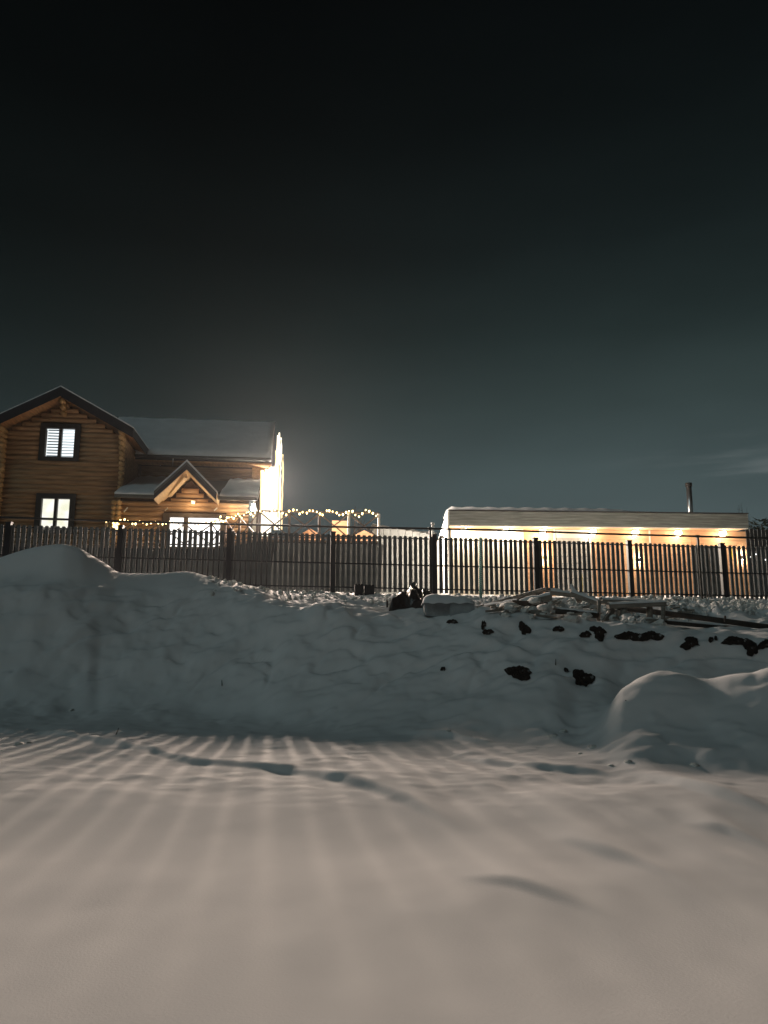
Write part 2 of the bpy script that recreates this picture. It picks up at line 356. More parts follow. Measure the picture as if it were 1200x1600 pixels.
def ground_at(px, py, y0=3.0, y1=24.0):
    dx, dy, dz = ray(px, py)
    Ys = np.linspace(y0, y1, 1600); t = Ys / dy
    zz_ = EYE + t * dz; hh = height(t * dx, Ys)
    k = np.argmax(hh >= zz_)
    if not (hh >= zz_).any(): k = len(Ys) - 1
    return Vector((t[k] * dx, Ys[k], hh[k]))

xs = np.concatenate([[-400, -250, -150, -90, -60, -40, -30, -22, -18], np.linspace(-14, 14, 760), [18, 22, 30, 40, 60, 90, 150, 250, 400]])
ys = np.concatenate([[-200, -100, -50, -20, -8, -3, -1, 0], np.linspace(1, 5, 50), np.linspace(5.04, 16, 300)[0:], np.linspace(16.05, 22.5, 150), np.linspace(22.8, 30, 20), [32, 35, 40, 46, 55, 70, 90, 120, 150, 200, 300, 450]])
GX, GY = np.meshgrid(xs, ys); GZ = height(GX, GY)
nx, ny = len(xs), len(ys)
me = bpy.data.meshes.new('ground')
co_ = np.stack([GX.ravel(), GY.ravel(), GZ.ravel()], 1)
idx = np.arange(nx * ny).reshape(ny, nx)
q = np.stack([idx[:-1, :-1].ravel(), idx[:-1, 1:].ravel(), idx[1:, 1:].ravel(), idx[1:, :-1].ravel()], 1)
me.vertices.add(len(co_)); me.vertices.foreach_set('co', co_.ravel())
me.loops.add(q.size); me.loops.foreach_set('vertex_index', q.ravel().astype(np.int32))
me.polygons.add(len(q)); me.polygons.foreach_set('loop_start', np.arange(0, q.size, 4, dtype=np.int32))
me.update(); me.validate(); me.shade_smooth()
me.materials.append(M['snow'])
g = bpy.data.objects.new('snowy_ground', me); COL.objects.link(g); g['kind'] = 'structure'

# bare earth showing through the snow of the bank
def blob(n, irr, seed, ax=1, ay=1):
    r = random.Random(seed); ph = [r.uniform(0, 6.28) for _ in range(4)]
    o = []
    for k in range(n):
        a = 2 * pi * k / n
        rr = 1 + irr * (.5 * sin(2 * a + ph[0]) + .35 * sin(3 * a + ph[1]) + .2 * sin(5 * a + ph[2]) + .12 * sin(9 * a + ph[3])) + r.uniform(-.04, .04)
        o.append((cos(a) * rr * ax, sin(a) * rr * ay))
    return o
PATCH = [(811, 1052, 19, 11, .3), (910, 1060, 14, 14, .5), (935, 989, 13, 9, .6), (915, 993, 9, 4, .4), (985, 996, 22, 7, .4), (1018, 995, 16, 8, .4), (1078, 1006, 15, 8, .6), (1150, 1003, 20, 7, .5), (1172, 1013, 12, 12, .5), (1196, 1008, 12, 7, .5),
         (819, 983, 9, 9, .5), (872, 984, 8, 4, .4), (1110, 1001, 4, 3, .3), (1118, 999, 3, 2, .3), (755, 978, 4, 5, .5), (762, 989, 8, 3, .4), (707, 973, 9, 2, .2), (692, 1047, 4, 1.5, .3), (884, 1049, 4, 2, .4)]
for i, (px, py, wx, wy, irr) in enumerate(PATCH):
    mb = MB(); rings = 5; nb = 36; bl = blob(nb, irr, 40 + i); vs = []; c = ground_at(px, py)
    for k in range(rings + 1):
        f_ = k / rings
        for a, b in bl:
            p = ground_at(px + a * wx * f_, py - b * wy * f_)
            if abs(p.y - c.y) > 1.2: p = c + (p - c) * (1.2 / max(abs(p.y - c.y), 1.2))
            lift = .03 * (1 - f_ ** 4) - .012 * (f_ == 1) + .012
            vs.append((p.x, p.y - .02, p.z + lift + random.uniform(-.012, .012) * (f_ < .95)))
    fs = [(k * nb + j, k * nb + (j + 1) % nb, (k + 1) * nb + (j + 1) % nb, (k + 1) * nb + j) for k in range(rings) for j in range(nb)]
    mb.add([(p[0], p[1], p[2]) for p in vs], fs)
    me = mb.mesh('bare_earth', M['earth'], tuple(c)); o = bpy.data.objects.new('bare_earth', me); o.location = c; COL.objects.link(o)
    o['kind'] = 'structure'

# loose lumps of snow along the fence and edge of the bank (nobody could count them)
mb = MB(); rr = random.Random(5)
def clod(mb, p, r, rnd, flat=.7):
    n = 6; vs = []; 
    for k in range(3):
        ph = (k - 1) * .9
        for j in range(n):
            a = 2 * pi * j / n + k * .5; q_ = r * rnd.uniform(.7, 1.15)
            vs.append((p[0] + cos(a) * cos(ph) * q_, p[1] + sin(a) * cos(ph) * q_, p[2] + sin(ph) * q_ * flat))
    vs += [(p[0], p[1], p[2] - r * flat), (p[0], p[1], p[2] + r * flat * rnd.uniform(.8, 1.1))]
    fs = [(k * n + j, k * n + (j + 1) % n, (k + 1) * n + (j + 1) % n, (k + 1) * n + j) for k in range(2) for j in range(n)]
    fs += [(3 * n, (j + 1) % n, j) for j in range(n)] + [(3 * n + 1, 2 * n + j, 2 * n + (j + 1) % n) for j in range(n)]
    mb.add(vs, fs)
for _ in range(2600):
    u_ = rr.uniform(-2.0, 13.0)
    if rr.random() > (.28 if u_ < 8.6 else 1): continue
    v_ = FENCE_V - rr.uniform(.1, 2.6 if u_ < 7 else 3.2)
    x, y = uv2w(u_, v_); 
    if x / y > .62: continue
    r = rr.uniform(.02, .09) * (1 if u_ < 8.6 else 1.15)
    clod(mb, (x, y, hz(x, y) + r * .15), r, rr)
for px, py, r_ in ((866, 1150, .09), (880, 1143, .07), (926, 1168, .07), (982, 1191, .06), (700, 1142, .05), (112, 1110, .07), (30, 1163, .08), (45, 1161, .05), (906, 1178, .04), (1085, 1196, .06), (955, 1196, .04)):
    p = ground_at(px, py); clod(mb, (p.x, p.y, p.z), r_, rr, .45)
me = mb.mesh('snow_lumps', M['rough_snow']); me.shade_smooth()
o = bpy.data.objects.new('snow_lumps', me); COL.objects.link(o); tag(o, 'loose lumps of churned snow strewn in front of the fence', 'snow lumps', kind='stuff')

# ------------------------------------------------------------------ thin haze added to give the lamps a halo
hm = bpy.data.materials.new('haze_air'); hm.use_nodes = True; t = hm.node_tree; t.nodes.clear()
_o = t.nodes.new('ShaderNodeOutputMaterial'); _v = t.nodes.new('ShaderNodeVolumePrincipled')
_v.inputs['Density'].default_value = .00009; _v.inputs['Color'].default_value = (.9, .92, .95, 1); _v.inputs['Anisotropy'].default_value = .75
t.links.new(_v.outputs[0], _o.inputs['Volume'])
hb = MB().box(-60, 60, -10, 75, -1.2, 16)
ho = bpy.data.objects.new('haze', hb.mesh('haze', hm)); COL.objects.link(ho); ho['kind'] = 'stuff'; ho['label'] = 'thin frosty haze glowing round the lamps'

# ------------------------------------------------------------------ picket fence
def fz(u):                                           # base height of the fence along its line
    x, y = uv2w(u, FENCE_V); return fence_base(x) + .0
ft = thing('picket_fence', 'long dark metal picket fence standing on the snow bank across the picture', 'fence', 0, FENCE_V, 3.0)
TOPZ = lambda u: fz(u) + 1.62
h_s = 1.56
def slat_mesh(hh, wd=.099):
    mb = MB(); prof = [(-wd / 2, .0), (-wd * .32, -.018), (-wd * .12, -.010), (wd * .12, -.010), (wd * .32, -.018), (wd / 2, .0)]
    tops = [-.018, -.003, 0, 0, -.003, -.018]
    vs = []
    for (a, b), t in zip(prof, tops): vs += [(a, b, 0), (a, b, hh + t)]
    for (a, b), t in zip(prof, tops): vs += [(a, b + .006, 0), (a, b + .006, hh + t)]
    n = 6; fs = [(2 * i, 2 * i + 2, 2 * i + 3, 2 * i + 1) for i in range(n - 1)] + [(2 * n + 2 * i + 1, 2 * n + 2 * i + 3, 2 * n + 2 * i + 2, 2 * n + 2 * i) for i in range(n - 1)]
    fs += [(2 * i + 1, 2 * i + 3, 2 * n + 2 * i + 3, 2 * n + 2 * i + 1) for i in range(n - 1)]
    fs += [(0, 1, 2 * n + 1, 2 * n), (2 * n - 2, 4 * n - 2, 4 * n - 1, 2 * n - 1)]
    return mb.add(vs, fs).mesh('slat', M['slat'])
slat_me = [slat_mesh(h_s), slat_mesh(h_s - .004), slat_mesh(h_s + .004)]
POSTS = [8, 185, 357, 520, 679, 838, 985, 1130]
pu = [U(p, FENCE_V - .02, 885) for p in POSTS]
pitch = .142
u = U(-60, FENCE_V) ; uend = U(1290, FENCE_V)
while u < uend:
    if min(abs(u - q_) for q_ in pu) > .075:
        o = bpy.data.objects.new('slat', random.choice(slat_me)); COL.objects.link(o); o.parent = ft
        o.location = (u, .0 + random.uniform(-.003, .003), fz(u) + .06 - 3.0 + random.uniform(-.003, .003))
        o.rotation_euler = (0, random.uniform(-.006, .006), random.uniform(-.03, .03))
    u += pitch + random.uniform(-.003, .003)
for k, q_ in enumerate(pu):
    mb = MB(); b = fz(q_); mb.box(q_ - .065, q_ + .065, FENCE_V - .07, FENCE_V + .06, b - .5, b + 1.66)
    po = part('post', mb, M['post'], ft)
    c = MB().box(q_ - .078, q_ + .078, FENCE_V - .083, FENCE_V + .073, b + 1.66, b + 1.685)
    part('cap', c, M['post'], ft, parent=po)
ends = [U(-60, FENCE_V)] + pu + [uend]
for hgt, nm in ((1.56, 'top'), (.82, 'mid'), (.17, 'low')):
    for a, b in zip(ends[:-1], ends[1:]):
        sg = MB(); sg.bar((a + .066, FENCE_V + .03, fz(a) + hgt), (b - .066, FENCE_V + .03, fz(b) + hgt), .03, .035)
        part('rail', sg, M['post'], ft)
# the thin dark line of the middle and bottom rail also shows on the near face
for hgt in (.82, .17):
    for a, b in zip(ends[:-1], ends[1:]):
        sg = MB().bar((a + .066, FENCE_V - .034, fz(a) + hgt), (b - .066, FENCE_V - .034, fz(b) + hgt), .008, .03)
        part('strap', sg, M['post'], ft)

# ------------------------------------------------------------------ pipe running above the fence
PV = FENCE_V - .40
pt = thing('overhead_pipe', 'thin dark pipe carried on slim posts just above the picket fence', 'pipe', U(672, PV), PV, 2.9)
pts = [(-80, 806), (0, 808), (200, 815), (400, 820), (560, 824), (672, 826), (800, 829), (940, 834), (1090, 838), (1200, 841), (1290, 844)]
mb = MB(); P3 = [(*([pl(a, b, PV)[0]]), PV, pl(a, b, PV)[1]) for a, b in pts]
part('pipe', mb.tube(P3, .028, 8), M['pipe'], pt, True)
for px, top in ((672, 826), (1090, 838)):
    u_, z_ = pl(px, top, PV); x, y = uv2w(u_, PV)
    s_ = part('support', MB().box(u_ - .028, u_ + .028, PV - .028, PV + .028, hz(x, y) - .1, z_ - .02), M['pipe'], pt)
    part('collar', MB().tube([(u_ - .05, PV, z_), (u_ + .05, PV, z_)], .042, 10), M['pipe'], pt, parent=s_)
u_, z_ = pl(676, 817, FENCE_V + .5)
wp = thing('standpipe', 'short pale standpipe rising behind the fence beside the long cabin', 'pipe', u_, FENCE_V + .5, 3.0)
part('pipe', MB().tube([(u_, FENCE_V + .5, 3.0), (u_, FENCE_V + .5, z_ - .05)], .035, 10), M['white_pipe'], wp, True)
part('cap', MB().tube([(u_, FENCE_V + .5, z_ - .05), (u_, FENCE_V + .5, z_)], .045, 10), M['white_pipe'], wp, True)

# ------------------------------------------------------------------ log house
LOGR = .104
VB, VP, VW = 31.0, 30.0, 34.0                         # front walls: gable block, porch, main wing
ht = thing('log_house', 'two storey log house with snowy dark roofs, lit windows and a small porch gable', 'house', U(100, VB), VB, 3.2)
ul, ur = U(4, VB, 740), U(190, VB, 740)               # corners of the gable block
um = (ul + ur) / 2; zpeak = pl(92, 604, VB - .8)[1]; uc = pl(92, 640, VB - .8)[0]
slope = .555
DECK = Z(859, 28.3)
def logrow(u0, u1, v, z0, z1, holes=(), gable=None, end=.18, r=LOGR):
    z = z0 + r
    while z + r * .5 < z1:
        a, b = u0 - (end if gable is None else 0), u1 + (end if gable is None else 0)
        if gable:
            cu, zt, sl = gable; half = (zt - (z + r)) / sl
            a, b = max(a - end, cu - half), min(b + end, cu + half)
        if b - a > .3:
            segs = [(a, b)]
            for (h0, h1, hz0, hz1) in holes:
                if hz0 < z + r * .6 and hz1 > z - r * .6:
                    ns_ = []
                    for p, q2 in segs:
                        if h0 > p + .05 and h1 < q2 - .05: ns_ += [(p, h0), (h1, q2)]
                        elif h0 <= p + .05 and h1 > p: ns_ += [(max(h1, p), q2)]
                        else: ns_ += [(p, q2)]
                    segs = ns_
            for p, q2 in segs:
                if q2 - p > .12:
                    rj = r * random.uniform(.97, 1.04)
                    mb = MB().tube([(p, v, z), (p * .67 + q2 * .33, v, z + random.uniform(-.006, .006)), (p * .33 + q2 * .67, v, z + random.uniform(-.006, .006)), (q2, v, z)], rj, 10)
                    part('log', mb, M['log'], ht, True)
        z += r * 1.88
# openings given by the outer edge of their frames
def opening(px0, px1, py0, py1, v): return (U(px0, v, (py0 + py1) / 2), U(px1, v, (py0 + py1) / 2), Z(py1, v, (px0 + px1) / 2), Z(py0, v, (px0 + px1) / 2))
W1 = opening(63, 126, 663, 721, VB); W2 = opening(56, 118, 772, 834, VB)
zk = zpeak - .3                                        # underside of roof at the ridge
logrow(ul, ur, VB, DECK - .4, zk - .1, [W1, W2], gable=(uc, zk - .05, slope), end=.12)
part('wall', MB().prism([(ul + .05, VB + .05, 3.2), (ur - .05, VB + .05, 3.2), (ur - .05, VB + .05, zk - (ur - uc) * slope - .15), (uc, VB + .05, zk - .15), (ul + .05, VB + .05, zk - (uc - ul) * slope - .15)], (0, .12, 0)), M['chink'], ht, label='dark joint behind the gable logs')
def window(op, v, mode):
    u0, u1, z0, z1 = op; vf = v - .13
    fr = MB(); t = .22
    fr.box(u0, u0 + t, vf, v + .1, z0, z1); fr.box(u1 - t, u1, vf, v + .1, z0, z1)
    fr.box(u0 + t, u1 - t, vf + .003, v + .1, z1 - t * .9, z1); fr.box(u0 + t, u1 - t, vf + .003, v + .1, z0, z0 + .16)
    wn = part('window', fr, M['frame'], ht)
    a, b, c, d = u0 + t, u1 - t, z0 + .16, z1 - t * .9
    mid = (a + b) / 2
    mu = MB().box(mid - .06, mid + .06, vf + .03, v + .04, c, d)
    if mode == 'kitchen': mu.box(a, mid - .062, vf + .035, v + .04, c + (d - c) * .31, c + (d - c) * .36); mu.box(mid + .062, b, vf + .035, v + .04, c + (d - c) * .31, c + (d - c) * .36)
    part('mullion', mu, M['frame'], ht, parent=wn)
    for p, q2 in ((a, mid - .06), (mid + .06, b)):
        part('pane', MB().box(p, q2, v + .045, v + .055, c, d), M['lit_cool' if mode == 'blind' else 'lit_warm'], ht, parent=wn)
    if mode == 'blind':
        for side, (p, q2) in enumerate(((a + .05, mid - .07), (mid + .07, b - .01))):
            bl_ = MB(); n = 10
            for k in range(n):
                zz_ = c + (d - c) * (k + .5) / n
                hh = .022 if side == 0 else .012
                if side == 1 and k > 5: hh = .005
                bl_.box(p, q2, v + .0, v + .02, zz_ - hh / 1.0, zz_ + hh / 1.0)
            part('blind', bl_, M['blind'], ht, parent=wn, kind='stuff')
        part('sash', MB().box(a, a + .025, v - .02, v + .03, c, d - .06), M['white_paint'], ht, parent=wn)
window(W1, VB, 'blind'); window(W2, VB, 'kitchen')
# log ends at the corners of the gable block
def log_ends(uc_, v, z0, z1, flare=0, m='log_end'):
    z = z0; k = 0
    while z < z1:
        f_ = max(0, (z - (z1 - 1.3)) / 1.3) * flare
        part('log_end', MB().tube([(uc_, v + .2, z), (uc_, v - .22 - f_, z)], .098, 10), M[m], ht, True); z += LOGR * 1.88; k += 1
zt = zk - (ur - uc) * slope - .1
log_ends(ur + .02, VB - .02, DECK - .3 + LOGR * 2, zt, .45); log_ends(ul + .02, VB - .02, DECK - .3 + LOGR * 2, zt, .45)
for dz, ln in ((0, .66), (.2, .5), (.4, .34)):
    part('ridge_log', MB().tube([(uc + .02, VB + .1, zk - .22 - dz), (uc + .02, VB - ln, zk - .22 - dz)], .10, 10), M['log_end'], ht, True)
# side wall of the block and the main wing
part('side_wall', MB().box(ur - .1, ur + .02, VB + .12, VW, 3.2, zt - .05), M['log'], ht)
# gable block roof
ue_r = U(208, VB - .8, 668); half = ue_r - uc
def gable_roof(root, cu, zt_, half_l, half_r, sl, v0, v1, th, m_top, m_f, snow, snow_over=.0):
    for sgn, hf in ((-1, half_l), (1, half_r)):
        e_ = cu + sgn * hf; ze = zt_ - hf * sl
        P = [(cu, v0 + .03, zt_), (e_, v0 + .03, ze), (e_, v0 + .03, ze - th), (cu, v0 + .03, zt_ - th)]
        rf = part('roof', MB().prism(P, (0, v1 - v0 - .03, 0)), M[m_top], root)
        Pf = [(cu, v0, zt_ + .0), (e_, v0, ze + .0), (e_, v0, ze - th * 1.15), (cu, v0, zt_ - th * 1.15)]
        part('fascia', MB().prism(Pf, (0, .028, 0)), M[m_f], root, parent=rf)
        if snow:
            Ps = [(cu, v0 + .012, zt_ + .004), (e_, v0 + .012, ze + .004), (e_ - sgn * .0, v0 + .012, ze + snow), (cu, v0 + .012, zt_ + snow * 1.1)]
            part('roof_snow', MB().prism(Ps, (0, v1 - v0 - .04, 0)), M['roof_snow'], root, parent=rf)
gable_roof(ht, uc, zpeak, half + .1, half, slope, VB - .8, VB + 6.5, .34, 'soffit', 'fascia', .05)
# black box eave under the right slope of the block
zr = zpeak - half * slope
part('eave_board', MB().box(ue_r - .02, ue_r + .012, VB - .77, VB + 2.9, zr - .34, zr - .002), M['fascia'], ht)
# main wing
VE = VW - .7
ze = Z(713, VE, 320); VR = 37.0; zr_ = Z(658, VR, 320)
wl, wr = U(150, VE, 713), U(424, VE, 716)
sl2 = (zr_ - ze) / (VR - VE)
def slab(u0, u1, v0, z0, v1, z1, th): return MB().prism([(u0, v0, z0), (u0, v1, z1), (u0, v1, z1 - th), (u0, v0, z0 - th)], (u1 - u0, 0, 0))
rf = part('roof', slab(wl, wr, VE, ze, VR, zr_, .22), M['fascia'], ht)
part('roof', slab(wl, wr, VR, zr_, VR + 4, zr_ - 4 * sl2, .22), M['fascia'], ht)
mb = MB(); n = 26; vs = []; fs = []
for j in range(7):
    for i in range(n):
        t = j / 6; a = wl + (wr - wl) * i / (n - 1); vv = VE - .03 + (VR - VE + .03) * t
        base = ze + (zr_ - ze) * t
        vs.append((a, vv + .02 * random.uniform(-1, 1), base + .07 + .01 * sin(i * .9 + j)))
fs = [(j * n + i, j * n + i + 1, (j + 1) * n + i + 1, (j + 1) * n + i) for j in range(6) for i in range(n - 1)]
k0 = len(vs)
for i in range(n): vs.append((vs[i][0], VE - .02, ze + .006))
fs += [(k0 + i, k0 + i + 1, i + 1, i) for i in range(n - 1)]
k1 = len(vs); vs += [(vs[j * n + n - 1][0], vs[j * n + n - 1][1], ze + (zr_ - ze) * j / 6 + .004) for j in range(7)]
fs += [(j * n + n - 1, k1 + j, k1 + j + 1, (j + 1) * n + n - 1) for j in range(6)]
part('roof_snow', mb.add(vs, fs), M['roof_snow'], ht, True, parent=rf)
part('gutter', MB().tube([(wl, VE - .09, ze - .10), (wr, VE - .09, ze - .10)], .07, 8), M['gutter'], ht, True, parent=rf)
part('soffit', MB().box(wl, wr, VE + .02, VW - .05, ze - .30, ze - .225), M['soffit'], ht, parent=rf)
part('icicle', MB().tube([(U(266, VE), VE - .1, ze - .12), (U(266, VE), VE - .1, ze - .48)], .018, 6, .003), M['roof_snow'], ht, parent=rf)
logrow(ur + .2, wr - .35, VW, Z(765, VW), ze - .28, end=.0)
part('wall', MB().box(ur, wr - .4, VW + .04, VW + .2, 3.2, ze - .3), M['chink'], ht, label='dark joint behind the wing logs')
part('corner_panel', MB().box(U(394, VW, 738), wr - .33, VW - .14, VW - .108, Z(768, VW), ze - .31), M['log_end'], ht)
gw = MB().prism([(wr - .4, VW, 3.2), (wr - .4, VR + 3, 3.2), (wr - .4, VR + 3, ze - .3), (wr - .4, VR, zr_ - .3), (wr - .4, VW, ze - .3)], (.12, 0, 0))
part('gable_wall', gw, M['cabwall'], ht, label='pale floodlit gable end wall')
part('soffit', slab(wr - .28, wr - .01, VE + .05, ze - .22, VR, zr_ - .225, .02), M['white_paint'], ht, parent=rf, label='pale soffit under the verge')
# porch
VPE = VP - .8
pz = Z(775, VPE, 300); pzb = Z(750, VW - .1, 300)
p0, p1 = U(179, VPE, 775), U(402, VPE, 775)
for a, b in ((p0, U(243, VPE, 778)), (U(341, VPE, 778), p1)):
    r2 = part('porch_roof', slab(a, b, VPE, pz, VW - .12, pzb, .12), M['gutter'], ht)
    part('gutter', MB().box(a, b, VPE - .08, VPE - .005, pz - .13, pz - .01), M['gutter'], ht, parent=r2)
mid_a, mid_b = U(243, VPE, 778), U(341, VPE, 778)
r2 = part('porch_roof', slab(mid_a, mid_b, VPE + 1.2, pz + (pzb - pz) * 1.2 / (VW - .12 - VPE), VW - .12, pzb, .12), M['gutter'], ht)
for a, b in ((p0, mid_a - .05), (mid_b + .05, p1)):
    mb = MB(); n = 14; vs = []
    for j in range(6):
        for i in range(n):
            t = j / 5; vs.append((a + (b - a) * i / (n - 1), VPE - .06 + (VW - .12 - VPE + .06) * t, pz + (pzb - pz) * t + (.12 if j else .07) + .025 * sin(i * 1.3 + j * 2)))
    fs = [(j * n + i, j * n + i + 1, (j + 1) * n + i + 1, (j + 1) * n + i) for j in range(5) for i in range(n - 1)]
    k0 = len(vs); vs += [(vs[i][0], VPE - .05, pz + .004) for i in range(n)]; fs += [(k0 + i, k0 + i + 1, i + 1, i) for i in range(n - 1)]
    part('roof_snow', mb.add(vs, fs), M['roof_snow'], ht, True, parent=r2)
pe = Z(786, VP); 
D1 = opening(254, 353, 803, 862, VP)
pl0, pl1 = U(186, VP, 800), U(391, VP, 800)
logrow(pl0, pl1, VP, DECK, pz - .05, [D1], end=.0)
part('wall', MB().box(pl0 + .02, pl1, VP + .075, VP + .2, 3.2, pz + .1), M['chink'], ht, label='dark joint behind the porch logs')
log_ends(pl0 + .02, VP - .02, DECK + .1, pz - .05)
log_ends(pl0 - .17, VP + .05, DECK + .1, pz - .05)
part('corner_post', MB().box(pl1 - .05, pl1 + .10, VP - .12, VP + .1, DECK, pz), M['gutter'], ht)
part('side_wall', MB().box(pl1 + .0, pl1 + .1, VP + .1, VW, 3.2, pz + .3), M['white_paint'], ht, label='porch side wall facing the floodlit corner')
# porch gable
gu = pl(292, 722, VPE - .35)[0]; gz = pl(292, 722, VPE - .35)[1]
gh = (U(341, VPE - .35, 780) - U(243, VPE - .35, 780)) / 2
gs = (gz - pl(243, 768, VPE - .35)[1]) / gh
gable_roof(ht, gu, gz, gh, gh, gs, VPE - .35, VPE + 3.2, .24, 'pale_soffit', 'fascia', .10)
for sgn in (-1, 1):
    e_ = gu + sgn * gh; zz_ = gz - gh * gs
    part('lining', MB().prism([(gu, VPE - .31, gz - .26), (e_, VPE - .31, zz_ - .26), (e_, VPE - .31, zz_ - .30), (gu, VPE - .31, gz - .30)], (0, 1.3, 0)), M['pale_soffit'], ht)
    # second fold of the fascia
    part('fascia_trim', MB().prism([(gu, VPE - .385, gz + .01), (e_, VPE - .385, zz_ + .01), (e_, VPE - .385, zz_ - .09), (gu, VPE - .385, gz - .09)], (0, .03, 0)), M['gutter'], ht)
logrow(gu - gh, gu + gh, VP + .15, pz - .12, gz - .35, gable=(gu, gz - .42, gs), end=.0)
part('wall', MB().prism([(gu - gh + .15, VP + .22, pz - .1), (gu + gh - .15, VP + .22, pz - .1), (gu, VP + .22, gz - .4)], (0, .08, 0)), M['chink'], ht)
part('bracket', MB().bar((gu - .75, VP - .1, pz + .18), (gu - .05, VPE - .2, gz - .5), .16, .2), M['pale_soffit'], ht)
# porch door and window
u0, u1, z0, z1 = D1; vf = VP - .13
fr = MB(); fr.box(u0, u0 + .26, vf, VP + .1, z0, z1); fr.box(u1 - .22, u1, vf, VP + .1, z0, z1); fr.box(u0 + .26, u1 - .22, vf + .003, VP + .1, z1 - .16, z1)
dr = part('porch_door', fr, M['greyframe'], ht)
mu = U(291, VP, 820)
part('mullion', MB().box(mu - .09, mu + .07, vf + .02, VP + .08, z0, z1 - .16), M['greyframe'], ht, parent=dr)
for a, b in ((u0 + .26, mu - .09), (mu + .07, u1 - .22)): part('pane', MB().box(a, b, VP + .045, VP + .055, z0, z1 - .16), M['lit_white'], ht, parent=dr)
cl = pl(302, 785, VP - .15); part('alarm_box', MB().box(cl[0] - .07, cl[0] + .07, VP - .2, VP - .1, cl[1] - .05, cl[1] + .06), M['white_paint'], ht)
light('porch_light', 'POINT', cl[0], VP - .5, cl[1] - .12, 22, (1, .72, .42), .06)
for a, b in ((260, 796), (337, 796)):
    c = pl(a, b, VP - .15); part('lamp_bracket', MB().bar((c[0] - .06, VP - .1, c[1] - .04), (c[0] + .06, VP - .22, c[1] + .05), .03, .04), M['white_paint'], ht)
c = pl(197, 796, VP - .15); part('lamp_bracket', MB().bar((c[0] - .09, VP - .1, c[1] - .09), (c[0] + .07, VP - .22, c[1] + .07), .03, .04), M['white_paint'], ht)
c = pl(396, 792, VP - .35)
sc_ = thing('wall_lantern', 'small bright lantern hanging at the right corner of the porch', 'lantern', c[0], VP - .35, c[1] - .15)
part('lamp_glass', MB().tube([(c[0], VP - .35, c[1] - .13), (c[0], VP - .35, c[1]), (c[0], VP - .35, c[1] + .12)], .10, 10, .05), M['flood'], sc_, True)
part('hook', MB().tube([(c[0], VP - .35, c[1] + .12), (c[0], VP - .35, c[1] + .24), (c[0] - .1, VP - .1, c[1] + .3)], .012, 6), M['frame'], sc_)
light('lantern_light', 'POINT', c[0] - .7, VP - .5, c[1] - .15, 24, (1, .74, .42), .08)

# terrace with dark skirt
tt = thing('terrace', 'raised dark clad terrace in front of the log house', 'terrace', U(300, 28), 28, 3.2)
tA, tC = 28.3, 26.0
ta0 = U(-40, tA); tb = U(333, tA); tc0 = U(402, tC); tc1 = U(594, tC)
sk = MB(); sk.prism([(ta0, tA, 3.0), (tb, tA, 3.0), (tc0, tC, 3.0), (tc1, tC, 3.0), (tc1, 33.9, 3.0), (ta0, 33.9, 3.0)], (0, 0, DECK - 3.0 - .08))
part('skirt', sk, M['dark'], tt)
part('snow_bank', MB().prism([(tc0 + .4, tC - .5, 3.0), (tc0 + .6, tC - .08, DECK - .12), (tc0 + .6, tC - .03, 3.0)], (tc1 - tc0 - .5, 0, 0)), M['shed_wall'], tt)  # pale wedge added in place of light falling on the skirt
part('deck', MB().prism([(ta0, tA - .04, DECK - .078), (tb, tA - .04, DECK - .078), (tc0, tC - .04, DECK - .078), (tc1 + .04, tC - .04, DECK - .078), (tc1 + .04, 33.9, DECK - .078), (ta0, 33.9, DECK - .078)], (0, 0, .078)), M['deck'], tt)

# railings with crossed braces
def railing(name, label, pts, ztop, white=()):
    r = thing(name, label, 'railing', pts[0][0], pts[0][1], DECK, 'crossed terrace railings')
    for k, (a, b) in enumerate(pts):
        part('post', MB().box(a - .04, a + .04, b - .04, b + .04, DECK, ztop), M['white_paint' if k in white else 'rail_wood'], r, label='pale post' if k in white else None)
    for k in range(len(pts) - 1):
        (a, b), (c_, d_) = pts[k], pts[k + 1]
        part('top_rail', MB().bar((a, b, ztop + .02), (c_, d_, ztop + .02), .08, .04), M['rail_wood'], r)
        part('bottom_rail', MB().bar((a, b, DECK + .08), (c_, d_, DECK + .08), .05, .05), M['rail_wood'], r)
        part('brace', MB().bar((a, b - .012, ztop - .03), (c_, d_ - .012, DECK + .1), .02, .045), M['rail_wood'], r)
        part('brace', MB().bar((a, b + .012, DECK + .1), (c_, d_ + .012, ztop - .03), .02, .045), M['rail_wood'], r)
    return r
ZT = Z(817, tA, 250)
pa = [(U(p, tA), tA) for p in (166, 207, 248, 289, 330)]
ZT2 = Z(801, tC, 500)
pb = [pa[-1]] + [(U(352, 27.5), 27.5), (U(374, 26.8), 26.8), (tc0, tC)]
pc = [(U(p, tC), tC) for p in (406, 452, 499, 545, 592)]
railing('railing', 'dark railing with crossed braces in front of the porch door', pa, ZT)
railing('railing', 'short angled railing rising beside the floodlit corner', pb, (ZT + ZT2) / 2)
railing('railing', 'railing with crossed braces at the open right end of the terrace', pc, ZT2, white=(3, 4))
